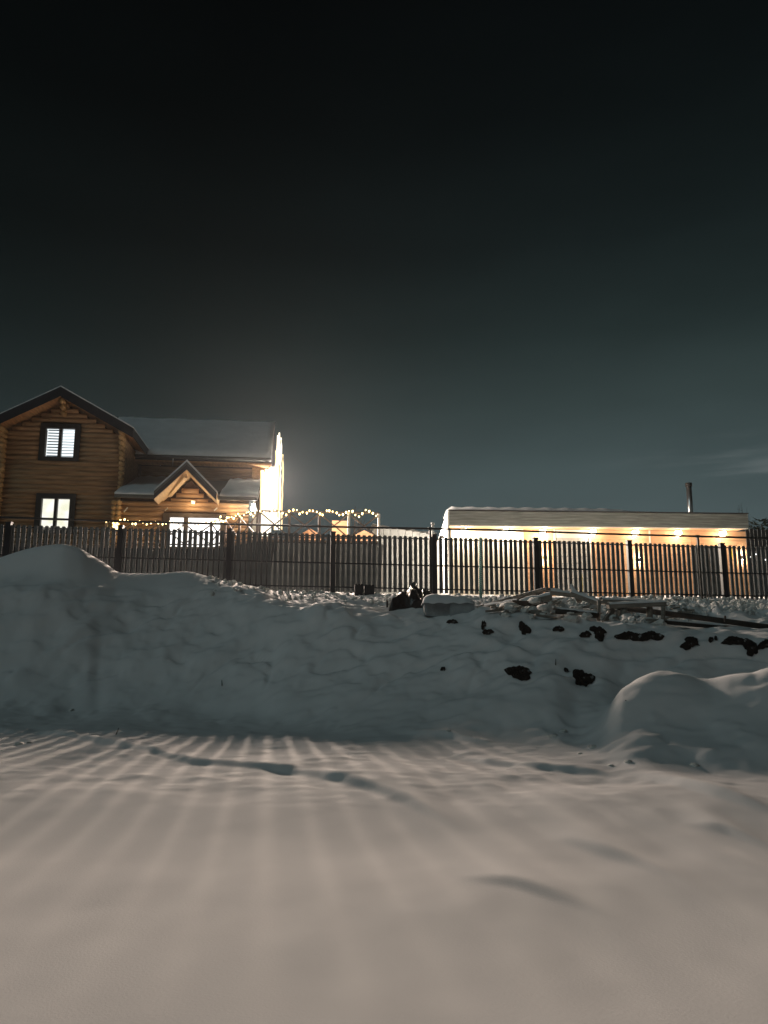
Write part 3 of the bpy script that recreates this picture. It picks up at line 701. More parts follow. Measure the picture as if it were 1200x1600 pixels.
# fairy lights
bulb_me = MB()
clod(bulb_me, (0, 0, 0), .033, random.Random(1), 1.0); bulb_me = bulb_me.mesh('bulb', M['bulb'])
def garland(label, pts, ztop, amp, gap, seed):
    r = random.Random(seed); g_ = thing('fairy_lights', label, 'fairy lights', pts[0][0], pts[0][1], ztop, 'fairy lights wound along the railings')
    P = []
    for k in range(len(pts) - 1):
        (a, b), (c_, d_) = pts[k], pts[k + 1]; n = max(3, int(math.dist((a, b), (c_, d_)) / gap))
        for i in range(n):
            t = i / n; z = ztop + .04 + amp * sin((t + k) * 2 * pi * 1.6 + seed) - amp * .5 + r.uniform(-.03, .03)
            P.append((a + (c_ - a) * t + r.uniform(-.02, .02), b + (d_ - b) * t - .07 + r.uniform(-.03, .02), z))
    part('cable', MB().tube(P, .014, 5), M['cable'], g_)
    for p in P:
        o = bpy.data.objects.new('bulb', bulb_me); COL.objects.link(o); o.parent = g_
        o.location = (p[0] - pts[0][0], p[1] - pts[0][1] - .03, p[2] - ztop + r.uniform(-.05, .03)); s_ = r.uniform(.7, 1.35); o.scale = (s_, s_, s_)
garland('fairy lights wound along the railing before the porch door', pa, ZT - .02, .06, .13, 1)
garland('fairy lights on the angled railing beside the floodlit corner', pb, (ZT + ZT2) / 2, .07, .12, 2)
garland('fairy lights looped along the right end railing', pc, ZT2, .075, .11, 3)
# globe lamp
c = pl(181, 823, tA + .4)
gt = thing('globe_lamp', 'yellow glowing globe lamp at the porch corner behind the fence', 'lamp', c[0], tA + .4, DECK)
mb = MB(); clod(mb, (c[0], tA + .4, c[1]), .16, random.Random(3), 1.0); part('globe', mb, M['globe'], gt, True)
part('stem', MB().tube([(c[0], tA + .4, DECK), (c[0], tA + .4, c[1] - .12)], .02, 8), M['frame'], gt)
light('globe_light', 'POINT', c[0] + .35, tA + .35, c[1] + .0, 12, (1, .62, .25), .1)

# ------------------------------------------------------------------ floodlit corner: added strands standing in for lens bloom, floodlight and area lamps
wu = wr - .12
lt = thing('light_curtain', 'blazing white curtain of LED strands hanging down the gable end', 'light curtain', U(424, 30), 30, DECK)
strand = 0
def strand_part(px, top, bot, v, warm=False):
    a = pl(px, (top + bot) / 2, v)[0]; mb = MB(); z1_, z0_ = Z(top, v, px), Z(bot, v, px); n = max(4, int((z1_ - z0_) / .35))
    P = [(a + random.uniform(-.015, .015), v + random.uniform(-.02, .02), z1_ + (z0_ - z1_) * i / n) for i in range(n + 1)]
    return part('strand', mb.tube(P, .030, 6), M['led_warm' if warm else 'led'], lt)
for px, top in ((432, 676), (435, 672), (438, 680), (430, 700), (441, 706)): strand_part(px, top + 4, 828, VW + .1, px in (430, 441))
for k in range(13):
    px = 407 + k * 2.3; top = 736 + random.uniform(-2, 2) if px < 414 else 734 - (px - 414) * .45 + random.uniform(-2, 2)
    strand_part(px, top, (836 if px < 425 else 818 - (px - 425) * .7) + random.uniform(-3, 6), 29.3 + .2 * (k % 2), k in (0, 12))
a0, a1 = U(406, 29.4), U(436, 29.4)
part('header', MB().bar((a0, 29.4, Z(735, 29.4, 420) + .03), (a1, 29.4, Z(728, 29.4, 420) + .03), .03, .03), M['frame'], lt)
fl = thing('floodlight', 'white floodlight blazing above the deck at the right end of the house', 'floodlight', U(424, 29), 29.0, Z(770, 29, 424))
cu_, cz_ = pl(424, 760, 28.9)
part('housing', MB().box(cu_ - .16, cu_ + .16, 28.95, 29.08, cz_ - .12, cz_ + .12), M['frame'], fl)
part('lens', MB().box(cu_ - .14, cu_ + .14, 28.93, 28.945, cz_ - .1, cz_ + .1), M['flood'], fl)
part('bracket', MB().bar((cu_, 29.08, cz_), (cu_, 29.4, cz_ + .1), .04, .04), M['frame'], fl)
def tall_light(name, u, v, z, wd, ht_, energy, color, aim, spread=180):
    l = bpy.data.lights.new(name, 'AREA'); l.shape = 'RECTANGLE'; l.size = wd; l.size_y = ht_; l.energy = energy; l.color = color; l.spread = radians(spread)
    o = bpy.data.objects.new(name, l); COL.objects.link(o); x, y = uv2w(u, v); o.location = (x, y, z)
    d = Vector((aim[0] - x, aim[1] - y, 0)); o.rotation_euler = (pi / 2, 0, math.atan2(d.y, d.x) - pi / 2); return o
# the blazing corner shines towards the street as one tall narrow source
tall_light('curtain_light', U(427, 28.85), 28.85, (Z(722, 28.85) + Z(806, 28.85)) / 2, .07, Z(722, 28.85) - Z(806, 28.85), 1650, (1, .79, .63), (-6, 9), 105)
tall_light('curtain_glow', U(425, 28.9), 28.9, Z(764, 28.9), 1.1, 1.4, 4700, (1, .81, .68), (9, 7))  # wide fill lamp added at the same corner to soften the stripes
light('gable_light', 'POINT', wr + .45, 34.5, Z(744, 34), 1500, (1, .86, .66), .15)

# warm wooden screens behind the right railing
sv = 29.5
st = thing('wooden_screen', 'warm lit wooden screen behind the right end of the railing', 'screen', U(530, sv), sv, DECK)
part('panel', MB().box(U(519, sv), U(543, sv), sv, sv + .06, DECK, Z(815, sv)), M['cabwall'], st)
for p0_, p1_, pk, yt in ((468, 502, 485, 828), (552, 588, 569, 829)):
    part('gable_panel', MB().prism([(U(p0_, sv), sv, DECK), (U(p1_, sv), sv, DECK), (U(p1_, sv), sv, Z(838, sv)), (U(pk, sv), sv, Z(yt, sv)), (U(p0_, sv), sv, Z(838, sv))], (0, .06, 0)), M['cabwall'], st)
light('screen_light', 'POINT', U(530, 28.3), 28.3, Z(838, 28.3), 30, (1, .66, .28), .1)

# ------------------------------------------------------------------ snowy shed between the terrace and the cabin
hv = 31.0; q0, q1 = U(588, hv), U(682, hv); ht0, ht1 = Z(819, hv, 590), Z(833, hv, 680)
sh = thing('snowy_shed', 'low pale shed with a sloping snowy roof between the terrace and the long cabin', 'shed', (q0 + q1) / 2, hv, 3.1)
k = 0; a = q0
while a < q1 - .05:
    b = min(a + .3, q1); part('wall_panel', MB().box(a + .006, b - .006, hv - .01 * (k % 2), hv + .1, 3.0, ht0 + (ht1 - ht0) * (b - q0) / (q1 - q0) - .05), M['shed_wall'], sh); a += .3; k += 1
n = 14; vs = []
for j in range(5):
    for i in range(n):
        t = i / (n - 1); vs.append((q0 - .1 + (q1 - q0 + .2) * t, hv - .12 + .5 * j, ht0 + (ht1 - ht0) * t - .04 + (0 if j == 0 else .10) + .03 * sin(i * 1.1 + j)))
part('roof_snow', MB().add(vs, [(j * n + i, j * n + i + 1, (j + 1) * n + i + 1, (j + 1) * n + i) for j in range(4) for i in range(n - 1)]), M['shed_snow'], sh, True)
part('end_wall', MB().box(q0, q0 + .08, hv + .1, hv + 2, 3.0, ht0 - .06), M['shed_wall'], sh); part('end_wall', MB().box(q1 - .08, q1, hv + .1, hv + 2, 3.0, ht1 - .06), M['shed_wall'], sh)

# ------------------------------------------------------------------ long low cabin on the right
CV = 27.6                                            # fascia plane
bt = thing('long_cabin', 'long low cabin with grey board fascia and a row of lit downlights', 'cabin', U(930, CV), CV, 3.2)
CROT = -radians(3.2); bt.rotation_euler = (0, 0, AL + CROT); CU0 = OFF[bt.name][0]
def cab_uv(u, v): du, dv = u - CU0, v - CV; return CU0 + du * cos(CROT) - dv * sin(CROT), CV + du * sin(CROT) + dv * cos(CROT)
def cab_light(name, u, v, z, e_, c_, r_): a_, b_ = cab_uv(u, v); return light(name, 'POINT', a_, b_, z, e_, c_, r_)
c0, c1 = U(704, CV, 800), U(1160, CV, 803)
zf1 = Z(800.5, CV, 930); zf0 = Z(822.5, CV, 930)
zf1b = (zf1 - zf0)
nb = 5
for k in range(nb):
    a = zf0 + zf1b * k / nb; b = zf0 + zf1b * (k + 1) / nb - .012
    part('fascia_board', MB().box(c0, c1, CV - .02 - .002 * k, CV + .01, a, b), M['board'], bt)
part('roof_edge', MB().box(c0 - .02, c1 + .03, CV - .05, CV + .1, zf1, zf1 + .035), M['frame'], bt)
wv = CV + .9                                         # wall plane
part('fascia_back', MB().box(c0, c1, CV + .012, CV + .07, zf0, zf1 - .002), M['frame'], bt)
DROP = .24
rf = part('roof', MB().prism([(c0, CV + .1, zf1 + .02), (c0, CV + 6, zf1 - 6 * DROP), (c0, CV + 6, zf1 - 6 * DROP - .12), (c0, CV + .1, zf1 - .1)], (c1 - c0, 0, 0)), M['frame'], bt)
# snow along the front of the roof, ending before the flue
su = U(1015, CV, 800); n = 40; vs = []; fs = []
for i in range(n):
    t = i / (n - 1); a = c0 - .05 + (su - c0) * t; h_ = .10 * (1 - max(0, (t - .8) / .2) ** 1.5) * (1 + .12 * sin(i * 1.7)) + .004
    if i == 0: h_ = .03
    vs += [(a, CV - .06, zf1 + .037), (a, CV - .03, zf1 + .040 + h_ * .25), (a, CV + .38, zf1 + .04 + h_ * 1.7), (a, CV + 1.2, zf1 - .1)]
for i in range(n - 1):
    for j in range(3): fs.append((4 * i + j, 4 * i + 4 + j, 4 * i + 5 + j, 4 * i + 1 + j))
part('roof_snow', MB().add(vs, fs), M['roof_snow'], bt, True, parent=rf)
part('soffit', MB().box(c0, c1, CV + .072, wv + .02, zf0 + .01, zf0 + .04), M['cabwall'], bt)
part('soffit_trim', MB().box(c0, c1, CV - .01, CV + .07, zf0 - .035, zf0 - .004), M['white_paint'], bt)
# walls in bays
G0 = 3.1
bays = [(705, 817, 'white_wall'), (817, 843, 'cabwall'), (843, 866, 'cabwall'), (866, 920, 'grey_door'), (920, 1012, 'cabwall'), (1012, 1075, 'cabwall'), (1075, 1120, 'dark'), (1120, 1160, 'cabwall')]
def cU(p): return U(p, wv, 860)
for a, b, m_ in bays:
    ua, ub = cU(a) + .004, cU(b) - .004
    if m_ in ('cabwall',):
        z = G0; k = 0
        while z < zf0 - .02:
            z2 = min(z + .19, zf0 + .005)
            part('cladding_board', MB().box(ua, ub, wv - .004 * (k % 2), wv + .03, z, z2 - .008), M[m_], bt); z += .19; k += 1
        part('wall', MB().box(ua, ub, wv + .032, wv + .1, G0, zf0), M['soffit'], bt)
    elif m_ == 'white_wall':
        part('wall', MB().box(ua, ub, wv, wv + .1, G0, zf0), M[m_], bt, label='smooth white wall')
    elif m_ == 'grey_door':
        part('wall', MB().box(ua, ub, wv, wv + .1, Z(835, wv), zf0), M['white_wall'], bt)
        z = G0
        while z < Z(837, wv) - .02:
            part('door_panel', MB().box(ua + .04, ub - .04, wv + .02, wv + .06, z, z + .27), M['grey_door'], bt); z += .285
    else:
        zt2 = Z(846, wv)
        part('wall', MB().box(ua, ub, wv, wv + .1, zt2, zf0), M['cabwall'], bt)
        part('dark_opening', MB().box(ua, ub, wv + .05, wv + .1, G0, zt2), M['dark'], bt)
for p in (817, 866, 920, 1012):
    part('corner_trim', MB().box(cU(p) - .03, cU(p) + .03, wv - .03, wv - .006, G0, zf0), M['white_paint'], bt)
part('yellow_strip', MB().box(cU(815) - .05, cU(815) - .01, wv - .02, wv - .004, G0, Z(850, wv)), M['yellow_line'], bt)
part('yellow_strip', MB().box(cU(904), cU(904) + .05, wv - .01, wv + .01, G0, Z(893, wv)), M['yellow_line'], bt)
part('yellow_strip', MB().box(cU(1133), cU(1133) + .05, wv - .02, wv - .006, Z(868, wv), Z(850, wv)), M['yellow_line'], bt)
# bright left end wall under the falling roof line
lu = U(702, CV + .0, 815)
P = [(c0 - .0, CV + .0, G0), (c0, CV + .0, zf1 - .03), (c0, CV + 4.5, zf1 - .03 - 4.5 * DROP), (c0, CV + 4.5, G0)]
part('end_wall', MB().prism(P, (-.06, 0, 0)), M['white_wall'], bt, label='floodlit white end wall')
# rear and right end
part('end_wall', MB().box(c1 - .08, c1, wv + .1, CV + 5, G0, zf1 - 5 * DROP), M['cabwall'], bt)
# flue
cu_, cz0 = pl(1072, 802, CV + 1.2); cz1 = Z(757, CV + 1.2, 1077)
ch = part('chimney', MB().tube([(cu_, CV + 1.2, zf1 - .5), (cu_, CV + 1.2, cz1 - .12)], .105, 18), M['steel'], bt, True)
part('cap', MB().tube([(cu_, CV + 1.2, cz1 - .14), (cu_, CV + 1.2, cz1)], .13, 18), M['frame'], bt, True, parent=ch)
# downlights
for k, p in enumerate((725, 790, 848, 925, 990, 1055, 1122)):
    a = U(p, wv - .3, 826); zl = zf0 - .0
    lm = part('downlight', MB().tube([(a, wv - .24, zl + .005), (a, wv - .24, zl - .05)], .11, 14), M['white_paint'], bt, True)
    gb = MB(); clod(gb, (a, wv - .24, zl - .13), .165, random.Random(1), 1.0); part('lamp_glass', gb, M['globe_white'], bt, True, parent=lm)
    a_, b_ = cab_uv(a, wv - .60); gx, gy = uv2w(a_, b_ - 7)
    light('downlight_cone', 'SPOT', a_, b_, zl - .22, 900, (1, .86, .68), .05, aim=(gx, gy, 2.8), cone=110, blend=.6)
    cab_light('downlight_beam', a, wv - .42, zl - .33, 60 if k < 3 else 22, (1, .80, .56), .05)
for p, q_ in ((852, 870), (996, 875), (1153, 872)):
    a, zl = pl(p, q_, wv - .15)
    sc_ = part('sconce', MB().box(a - .045, a + .045, wv - .16, wv - .03, zl - .08, zl + .08), M['frame'], bt)
    part('lens', MB().box(a - .035, a + .035, wv - .15, wv - .05, zl + .082, zl + .10), M['spot'], bt, parent=sc_)
    part('lens', MB().box(a - .035, a + .035, wv - .15, wv - .05, zl - .10, zl - .082), M['spot'], bt, parent=sc_)
    cab_light('sconce_beam', a, wv - .12, zl + .18, 12, (1, .84, .6), .04); cab_light('sconce_beam', a, wv - .12, zl - .18, 12, (1, .84, .6), .04)
# floodlight on the left end wall
cab_light('end_wall_light', c0 - .8, CV + 1.0, zf0 - .3, 480, (1, .90, .76), .06)
el = thing('end_wall_lamp', 'small lamp lighting the white end wall of the long cabin', 'lamp', c0 - .12, CV + 1.0, zf0 - .4); el.rotation_euler = (0, 0, AL + CROT)
part('lamp_head', MB().box(c0 - .24, c0 - .06, CV + .95, CV + 1.05, zf0 - .42, zf0 - .3), M['frame'], el)
part('lens', MB().box(c0 - .22, c0 - .08, CV + .97, CV + 1.03, zf0 - .44, zf0 - .425), M['spot'], el)

# darker, taller board fence to the right of the cabin
BV = 24.5
b0, b1 = U(1167, BV, 850), U(1300, BV, 850)
bf = thing('board_fence', 'tall dark board fence at the far right beside the cabin', 'fence', b0, BV, 3.1)
a = b0
while a < b1:
    hh = Z(827 + random.uniform(-1.5, 3), BV, 1180)
    part('board', MB().box(a, a + .125, BV, BV + .02, 3.0, hh), M['dark'], bf); a += .145
part('rail', MB().bar((b0, BV + .04, 3.5), (b1, BV + .04, 3.5), .03, .06), M['dark'], bf); part('rail', MB().bar((b0, BV + .04, 4.9), (b1, BV + .04, 4.9), .03, .06), M['dark'], bf)
c = pl(1172, 875, BV - .3); c_b = pl(1230, 868, BV - .3)
g2 = thing('fairy_lights', 'row of small white lights along the dark board fence at far right', 'fairy lights', c[0], BV - .3, c[1], None)
k = 0; P = []
a = c[0]
while a < c_b[0]:
    P.append((a, BV - .3, c[1] + .1 + .12 * sin(k * 1.1))); a += .11; k += 1
part('cable', MB().tube(P, .006, 5), M['cable'], g2)
M['cool_bulb'] = emi('cool_bulb', (.95, .98, 1), 4)
cb = MB(); clod(cb, (0, 0, 0), .022, random.Random(1), 1.0); cb = cb.mesh('bulb', M['cool_bulb'])
for p in P:
    o = bpy.data.objects.new('bulb', cb); COL.objects.link(o); o.parent = g2; o.location = (p[0] - c[0], -.02, p[2] - c[1])

# ------------------------------------------------------------------ far bushes and trees
def twig_bush(name, label, px0, px1, py0, v, n, seed, group=None, zb=3.1, cat='bush'):
    r = random.Random(seed); cu = U((px0 + px1) / 2, v); wd = abs(U(px1, v) - U(px0, v)) / 2; top = Z(py0, v, (px0 + px1) / 2)
    b = thing(name, label, cat, cu, v, zb, group); mb = MB()
    for k in range(n):
        a = r.uniform(-1, 1); base = (cu + a * wd * .25, v + r.uniform(-.3, .3), zb); hh = (top - zb) * (1 - .35 * abs(a) - r.uniform(0, .18))
        tip = (cu + a * wd, v + r.uniform(-.6, .6), zb + hh); mid = (cu + a * wd * .5 + r.uniform(-.1, .1), v, zb + hh * .55)
        mb.tube([base, mid, tip], .022, 4, .006)
        for _ in range(5):
            t = r.uniform(.45, .95); q0 = [base[i] * 0 + mid[i] + (tip[i] - mid[i]) * max(0, (t - .5) * 2) for i in range(3)]
            q1 = (q0[0] + r.uniform(-.35, .35), q0[1] + r.uniform(-.3, .3), q0[2] + r.uniform(.1, .4)); mb.tube([q0, q1], .009, 3, .003)
    part('branches', mb, M['bark'], b)
    return b
twig_bush('bare_bush', 'bare twiggy bush rising behind the fairy lit railing', 530, 584, 783, 31, 34, 4)
def tree(name, label, px, py, v, r_, seed, mat_='needles', cone=False):
    rd = random.Random(seed); a = U(px, v); top = Z(py, v, px); zb = 3.1
    t = thing(name, label, 'tree', a, v, zb)
    part('trunk', MB().tube([(a, v, zb), (a + .1, v, (zb + top) / 2), (a, v, top - .2)], .12, 8, .02), M['bark'], t)
    cr = MB()
    for _ in range(900):
        f_ = rd.random() ** .7; ang = rd.uniform(0, 2 * pi); rr_ = r_ * (1 - f_ if cone else math.sqrt(max(.02, 1 - (2 * f_ - 1) ** 2))) * rd.uniform(.4, 1.05)
        p = Vector((a + cos(ang) * rr_, v + sin(ang) * rr_, zb + .6 + (top - zb - .6) * f_)); d = Vector((cos(ang), sin(ang), rd.uniform(-.2, .7))) * rd.uniform(.08, .26); s_ = d.cross(Vector((0, 0, 1))) * .35
        cr.add([p - s_, p + s_, p + d], [(0, 1, 2)])
    part('crown', cr, M[mat_], t)
    return t
tree('conifer', 'dark tree showing above the board fence at the right edge', 1190, 812, 30, 1.1, 8)
tree('conifer', 'dark sapling just right of the cabin roof end', 1166, 832, 31, .5, 18)
twig_bush('bare_tree', 'faint bare treetop above the right end of the cabin roof', 1145, 1180, 782, 46, 46, 9, cat='tree')
twig_bush('bare_tree', 'bare treetop just showing above the middle of the cabin roof', 1010, 1045, 795, 46, 20, 10, cat='tree')

# ------------------------------------------------------------------ building debris on the bank
# the bank edge lies nearer to the camera towards the right
def atd(px, py, Y): return at(px, py, Y - (1.8 * float(sm(735, 800, px)) if Y > 17.2 else 0))
def free(name, mb, m, label, cat, loc, group=None, smooth=False):
    me = mb.mesh(name, m, tuple(loc), smooth); o = bpy.data.objects.new(name, me); o.location = loc; COL.objects.link(o); return tag(o, label, cat, group)
# crumpled black tarp heap
def heap(px0, px1, pytop, pybot, Y, name, label, peak, seed, m):
    r = random.Random(seed); g0, g1 = atd(px0, pybot, Y), atd(px1, pybot, Y); top = atd((px0 + px1) / 2, pytop, Y).z
    nx_, ny_ = 44, 22; base = min(g0.z, g1.z) - .12; vs = []
    for j in range(ny_):
        for i in range(nx_):
            s_ = i / (nx_ - 1); t = j / (ny_ - 1); x = g0.x + (g1.x - g0.x) * s_; y = Y - .45 + .95 * t
            env = max(0, 1 - ((t - .5) * 2) ** 2) ** .6 * min(1, s_ * 9, (1 - s_) * 14) ** .7
            pr = peak(s_)
            rid_ = abs(fbm(np.array([x * 2.3 + seed]), np.array([y * 2.6]), 4)[0])
            h_ = (top - base) * pr * env * (1.08 - .42 * rid_)
            vs.append((x, y, base + h_ - (.25 if env == 0 else 0)))
    fs = [(j * nx_ + i, j * nx_ + i + 1, (j + 1) * nx_ + i + 1, (j + 1) * nx_ + i) for j in range(ny_ - 1) for i in range(nx_ - 1)]
    c = ((g0.x + g1.x) / 2, Y, base)
    return free(name, MB().add(vs, fs), m, label, 'tarp', c)
heap(606, 664, 909, 951, ground_at(640, 953).y + .45, 'black_tarp', 'crumpled black tarpaulin piled to a peak in front of the fence', lambda s: .62 + .12 * s + .42 * math.exp(-((s - .78) / .15) ** 2), 3, M['tarp'])
heap(655, 704, 916, 940, ground_at(680, 950).y + .75, 'black_tarp', 'lower fold of black tarpaulin behind the snowy slab', lambda s: .9 - .5 * s, 6, M['tarp'])
# snow covered slab
SY = ground_at(700, 963).y + .1
c = atd(702, 950, SY); wv_ = atd(660, 940, SY), atd(742, 940, SY)
sl = bpy.data.objects.new('slab', None); COL.objects.link(sl); sl.location = (c.x, c.y, c.z - .1); tag(sl, 'pale grey slab with rounded snow on top lying at the edge of the bank', 'slab')
zt0, zb0 = atd(700, 942, SY).z, atd(700, 966, SY).z
def child(name, mb, m, root, smooth=False, label=None):
    me = mb.mesh(name, m, tuple(root.location), smooth); o = bpy.data.objects.new(name, me); COL.objects.link(o); o.parent = root
    return tag(o, label)
x0, x1 = wv_[0].x + .05, wv_[1].x - .03
child('block', MB().prism([(x0, SY, zb0 + .06), (x0 + .55, SY, zb0 - .03), (x1 - .03, SY, zb0 - .06), (x1, SY, zt0 - .02), (x0 + .5, SY, zt0), (x0 - .02, SY, zt0)], (0, .75, 0)), M['foam'], sl)
child('block', MB().box(x0 + .5, x1 + .01, SY - .12, SY - .003, zb0 + .02, zt0 + .02), M['foam'], sl, label='darker front panel')
n = 20; vs = []
for j in range(9):
    for i in range(n):
        s_ = i / (n - 1); t = j / 8; e_ = (1 - (2 * t - 1) ** 4) * (1 - (2 * s_ - 1) ** 6)
        vs.append((x0 - .05 + (x1 - x0 + .08) * s_, SY - .16 + .95 * t, zt0 - .015 + .22 * max(0, e_) ** .5 * (1 - .35 * s_) + .012 * sin(i * 1.3 + j)))
child('snow_cap', MB().add(vs, [(j * n + i, j * n + i + 1, (j + 1) * n + i + 1, (j + 1) * n + i) for j in range(8) for i in range(n - 1)]), M['snow'], sl, True)
# planks, beams, logs
def plank(px0, py0, px1, py1, Y0, Y1, wd, th, label, m='timber', snow=.03, name='plank', cat='plank', group=None, round_=False):
    a, b = atd(px0, py0, Y0), atd(px1, py1, Y1); r = bpy.data.objects.new(name, None); COL.objects.link(r); r.location = (a + b) / 2
    tag(r, label, cat, group)
    mb = MB().tube([a, a * .5 + b * .5 + Vector((0, 0, .01)), b], th / 2, 10) if round_ else MB().bar(a, b, wd, th)
    child('log' if round_ else 'board', mb, M[m], r, round_)
    if snow:
        up = Vector((0, 0, th / 2 + snow * .35)); n = 10; P = [a.lerp(b, .03 + .94 * i / (n - 1)) + up + Vector((0, 0, random.uniform(-.3, .3) * snow)) for i in range(n)]
        w_ = wd * .9; vs = []
        for i, p in enumerate(P):
            d = (b - a).normalized(); sd_ = d.cross(Vector((0, 0, 1))).normalized()
            for q_, hh in ((-.5, -.6), (-.35, .45), (0, .7), (.35, .45), (.5, -.6)):
                vs.append(p + sd_ * q_ * w_ * random.uniform(.8, 1.05) + Vector((0, 0, snow * hh)))
        fs = [(5 * i + j, 5 * i + j + 1, 5 * i + 6 + j, 5 * i + 5 + j) for i in range(n - 1) for j in range(4)]
        child('snow_cap', MB().add(vs, fs), M['snow'], r, True)
    return r
plank(742, 951, 857, 920, 17.9, 18.6, .22, .06, 'long grey plank leaning up towards the fence', snow=.02)
plank(773, 955, 862, 933, 17.7, 18.2, .34, .10, 'wide snow laden board under the leaning plank', snow=.07)
plank(758, 949, 812, 940, 18.1, 18.5, .2, .05, 'short snowy board lying behind the slab', snow=.05)
plank(893, 928, 936, 944, 18.4, 18.0, .12, .09, 'snowy pole reaching down to the trestle bench', snow=.05)
plank(858, 926, 920, 934, 19.3, 19.2, .16, .08, 'grey board half buried in snow near the fence', snow=.06)
plank(893, 921, 906, 940, 18.7, 18.5, .14, .12, 'stubby snow crusted log end beside the leaning plank', snow=.06, name='log', cat='log', round_=True)
plank(868, 955, 935, 962, 17.6, 17.5, .16, .12, 'dark log lying along the edge of the bank', m='darktimber', snow=.03, name='log', cat='log', round_=True)
plank(800, 944, 855, 948, 18.0, 17.9, .3, .16, 'dark beam end in the gap under the boards', m='darktimber', snow=0, name='beam', cat='beam')
plank(965, 949, 1215, 982, 18.6, 17.6, .14, .12, 'long dark pole lying along the bank to the right edge', m='darktimber', snow=.0, name='pole', cat='pole', round_=True)
plank(1035, 972, 1230, 990, 17.3, 17.0, .10, .07, 'dark board edge half buried at the right end of the bank', m='darktimber', snow=.03, name='plank')
for i, (px, py, wx, wy, Y) in enumerate(((795, 948, 14, 7, 17.5), (850, 951, 12, 7, 17.4), (835, 940, 10, 6, 17.9), (980, 966, 11, 7, 17.3), (1012, 970, 8, 5, 17.3), (958, 958, 9, 5, 17.8))):
    p = atd(px, py, Y); mb = MB(); n = 12; m_ = 7; vs = []; r = random.Random(60 + i)
    for j in range(m_ + 1):
        ph = -pi / 2 + pi * j / m_
        for k in range(n):
            a = 2 * pi * k / n; q_ = r.uniform(.88, 1.08); vs.append((p.x + cos(a) * cos(ph) * wx / F * Y * q_, p.y + sin(a) * cos(ph) * .25 * q_, p.z + sin(ph) * wy / F * Y * q_))
    fs = [(j * n + k, j * n + (k + 1) % n, (j + 1) * n + (k + 1) % n, (j + 1) * n + k) for j in range(m_) for k in range(n)]
    where = ('left of the boards', 'under the wide board', 'behind the wide board', 'under the left half of the trestle bench', 'under the right half of the trestle bench', 'at the left leg of the trestle bench')[i]
    free('snow_chunk', MB().add(vs, fs), M['rough_snow'], 'rounded chunk of snow ' + where, 'snow chunk', tuple(p), 'rounded snow chunks among the debris', True)
# trestle bench: rough boards on log legs
bp = atd(985, 975, 17.6); bn = bpy.data.objects.new('trestle_bench', None); COL.objects.link(bn); bn.location = bp
tag(bn, 'rough timber trestle bench with snow on its boards at the edge of the bank', 'bench')
a, b = atd(939, 940, 17.9), atd(1030, 944, 17.9); child('top_board', MB().bar(a, b, .26, .08), M['timber'], bn)
a2, b2 = atd(950, 948, 17.5), atd(1038, 944, 17.6); child('top_board', MB().bar(a2, b2, .22, .08), M['timber'], bn)
for a_, b_, w_ in ((a, b, .24), (a2, b2, .2)):
    vs = []; n = 12
    for i in range(n):
        p = a_.lerp(b_, i / (n - 1)) + Vector((0, 0, .04))
        for q_, hh in ((-.5, 0), (-.4, .035), (0, .05), (.4, .035), (.5, 0)): vs.append(p + Vector((0, q_ * w_, hh + random.uniform(-.008, .008))))
    child('snow_cap', MB().add(vs, [(5 * i + j, 5 * i + j + 1, 5 * i + 6 + j, 5 * i + 5 + j) for i in range(n - 1) for j in range(4)]), M['snow'], bn, True)
for px, py0, py1, Y, wd in ((935, 938, 971, 17.6, .08), (1036, 947, 977, 17.4, .09), (974, 948, 974, 17.5, .14), (1015, 948, 971, 17.6, .13)):
    t_, f_ = atd(px + (1 if px < 1000 else 0), py0, Y), atd(px, py1, Y); child('leg', MB().tube([f_, t_], wd / 2, 8), M['timber'], bn, True)
t_, f_ = atd(958, 952, 17.6), atd(943, 973, 17.35); child('leg', MB().bar(f_, t_, .06, .1), M['timber'], bn, label='slanting leg')
# dark low pallets at the foot of the fence
for i, (p0_, p1_, y0_, y1_) in enumerate(((554, 568, 913, 927), (569, 585, 914, 926))):
    vv = FENCE_V - .22; ua, ub = U(p0_, vv), U(p1_, vv); zz0, zz1 = Z(y1_, vv, 570), Z(y0_, vv, 570)
    pt_ = thing('crate', ('left', 'right')[i] + ' dark crate of the pair at the foot of the fence', 'crate', (ua + ub) / 2, vv, zz0, 'dark crates at the foot of the fence')
    for k in range(3):
        q0 = ua + (ub - ua) * k / 3 + .01; part('slat', MB().box(q0, q0 + (ub - ua) / 3 - .02, vv - .12, vv - .1, zz0 - .1, zz1), M['dark'], pt_)
    part('box', MB().box(ua + .01, ub - .01, vv - .098, vv + .08, zz0 - .1, zz1 - .02), M['dark'], pt_)
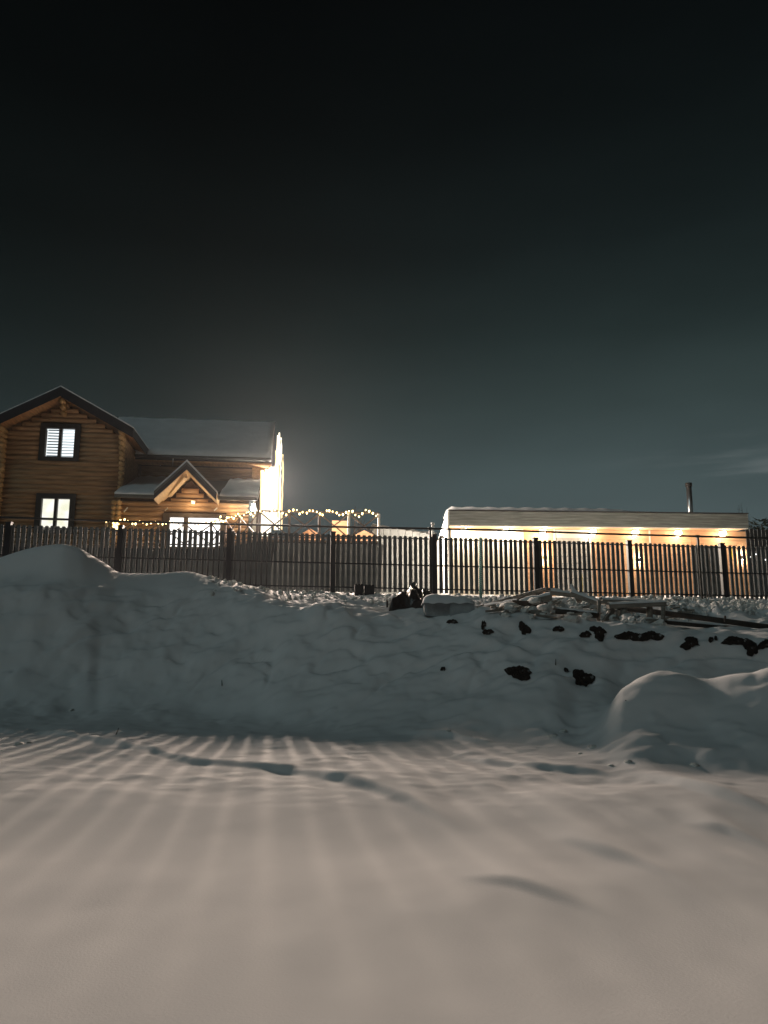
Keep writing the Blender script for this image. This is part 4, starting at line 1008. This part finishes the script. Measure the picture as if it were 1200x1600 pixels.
# messy rubble of splintered wood and crusted snow
mbw, mbs = MB(), MB(); r = random.Random(21)
for _ in range(150):
    px = r.uniform(770, 1075); base = 956 + (px - 770) * .055; py = r.uniform(base - 22, base + 8); p = ground_at(px, py, 14, 21)
    if r.random() < .45:
        an = r.uniform(-.5, .5); ln = r.uniform(.15, .5); d = Vector((cos(an), sin(an), r.uniform(-.2, .35))) * ln
        mbw.bar(p - d * .5 + Vector((0, 0, .04)), p + d * .5 + Vector((0, 0, .06)), r.uniform(.03, .10), r.uniform(.02, .05))
    else: clod(mbs, (p.x, p.y, p.z + .03), r.uniform(.05, .16), r, .6)
for nm, mb_, m_, lab in (('wood_rubble', mbw, 'timber', 'splintered wood scraps scattered among the planks'), ('snow_rubble', mbs, 'rough_snow', 'crusted snow lumps heaped among the planks')):
    me = mb_.mesh(nm, M[m_]); o = bpy.data.objects.new(nm, me); COL.objects.link(o); tag(o, lab, nm.replace('_', ' '), kind='stuff')
M['mint'] = mat('pale_mint_paint', (.72, .86, .80), .5, .05, 5)
# lens ghost built as a pale twisted post in front of the fence
p = ground_at(751, 932, 14, 21); q_ = at(751, 840, p.y)
tp = bpy.data.objects.new('twisted_post', None); COL.objects.link(tp); tp.location = p; tag(tp, 'pale green and white twisted post standing before the bright left part of the cabin', 'post')
child('pole', MB().tube([p - Vector((0, 0, .1)), q_], .036, 10), M['mint'], tp, True)
M['teal'] = mat('teal_paint', (.10, .34, .28), .6, .1, 5)
for ph in (0, pi):
    P = [p.lerp(q_, i / 160) + Vector((cos(i * .62 + ph) * .040, sin(i * .62 + ph) * .040, 0)) for i in range(161)]
    child('spiral', MB().tube(P, .012, 5), M['teal'], tp, True)
# thin stake left of the tarp
for i, (px, py0, py1, lab) in enumerate(((605, 938, 951, 'short dark stake standing left of the black tarpaulin'), (1133, 962, 972, 'tiny dark stub sticking up beside the long pole'))):
    p = atd(px, py1, 17.6); q_ = atd(px, py0, 17.6); free('stake', MB().tube([p, q_], .02, 6), M['bark'], lab, 'stake', tuple(p))
# dry stalks in the snow
for px, py, dx, hh, lab in ((347, 1072, -.01, .11, 'small dry stalk poking out of the bank below the LED curtain'), (180, 1148, .05, .10, 'dry stalk leaning in the foreground snow at the left'), (868, 1040, .01, .10, 'thin dry stalk on the bank between the two largest earth holes'), (973, 1097, .05, .02, 'short twig on the crest of the right hand snow mound')):
    p = ground_at(px, py); free('dry_stalk', MB().tube([p - Vector((0, 0, .03)), p + Vector((dx, 0, hh))], .012, 5, .006), M['bark'], lab, 'stalk', tuple(p))
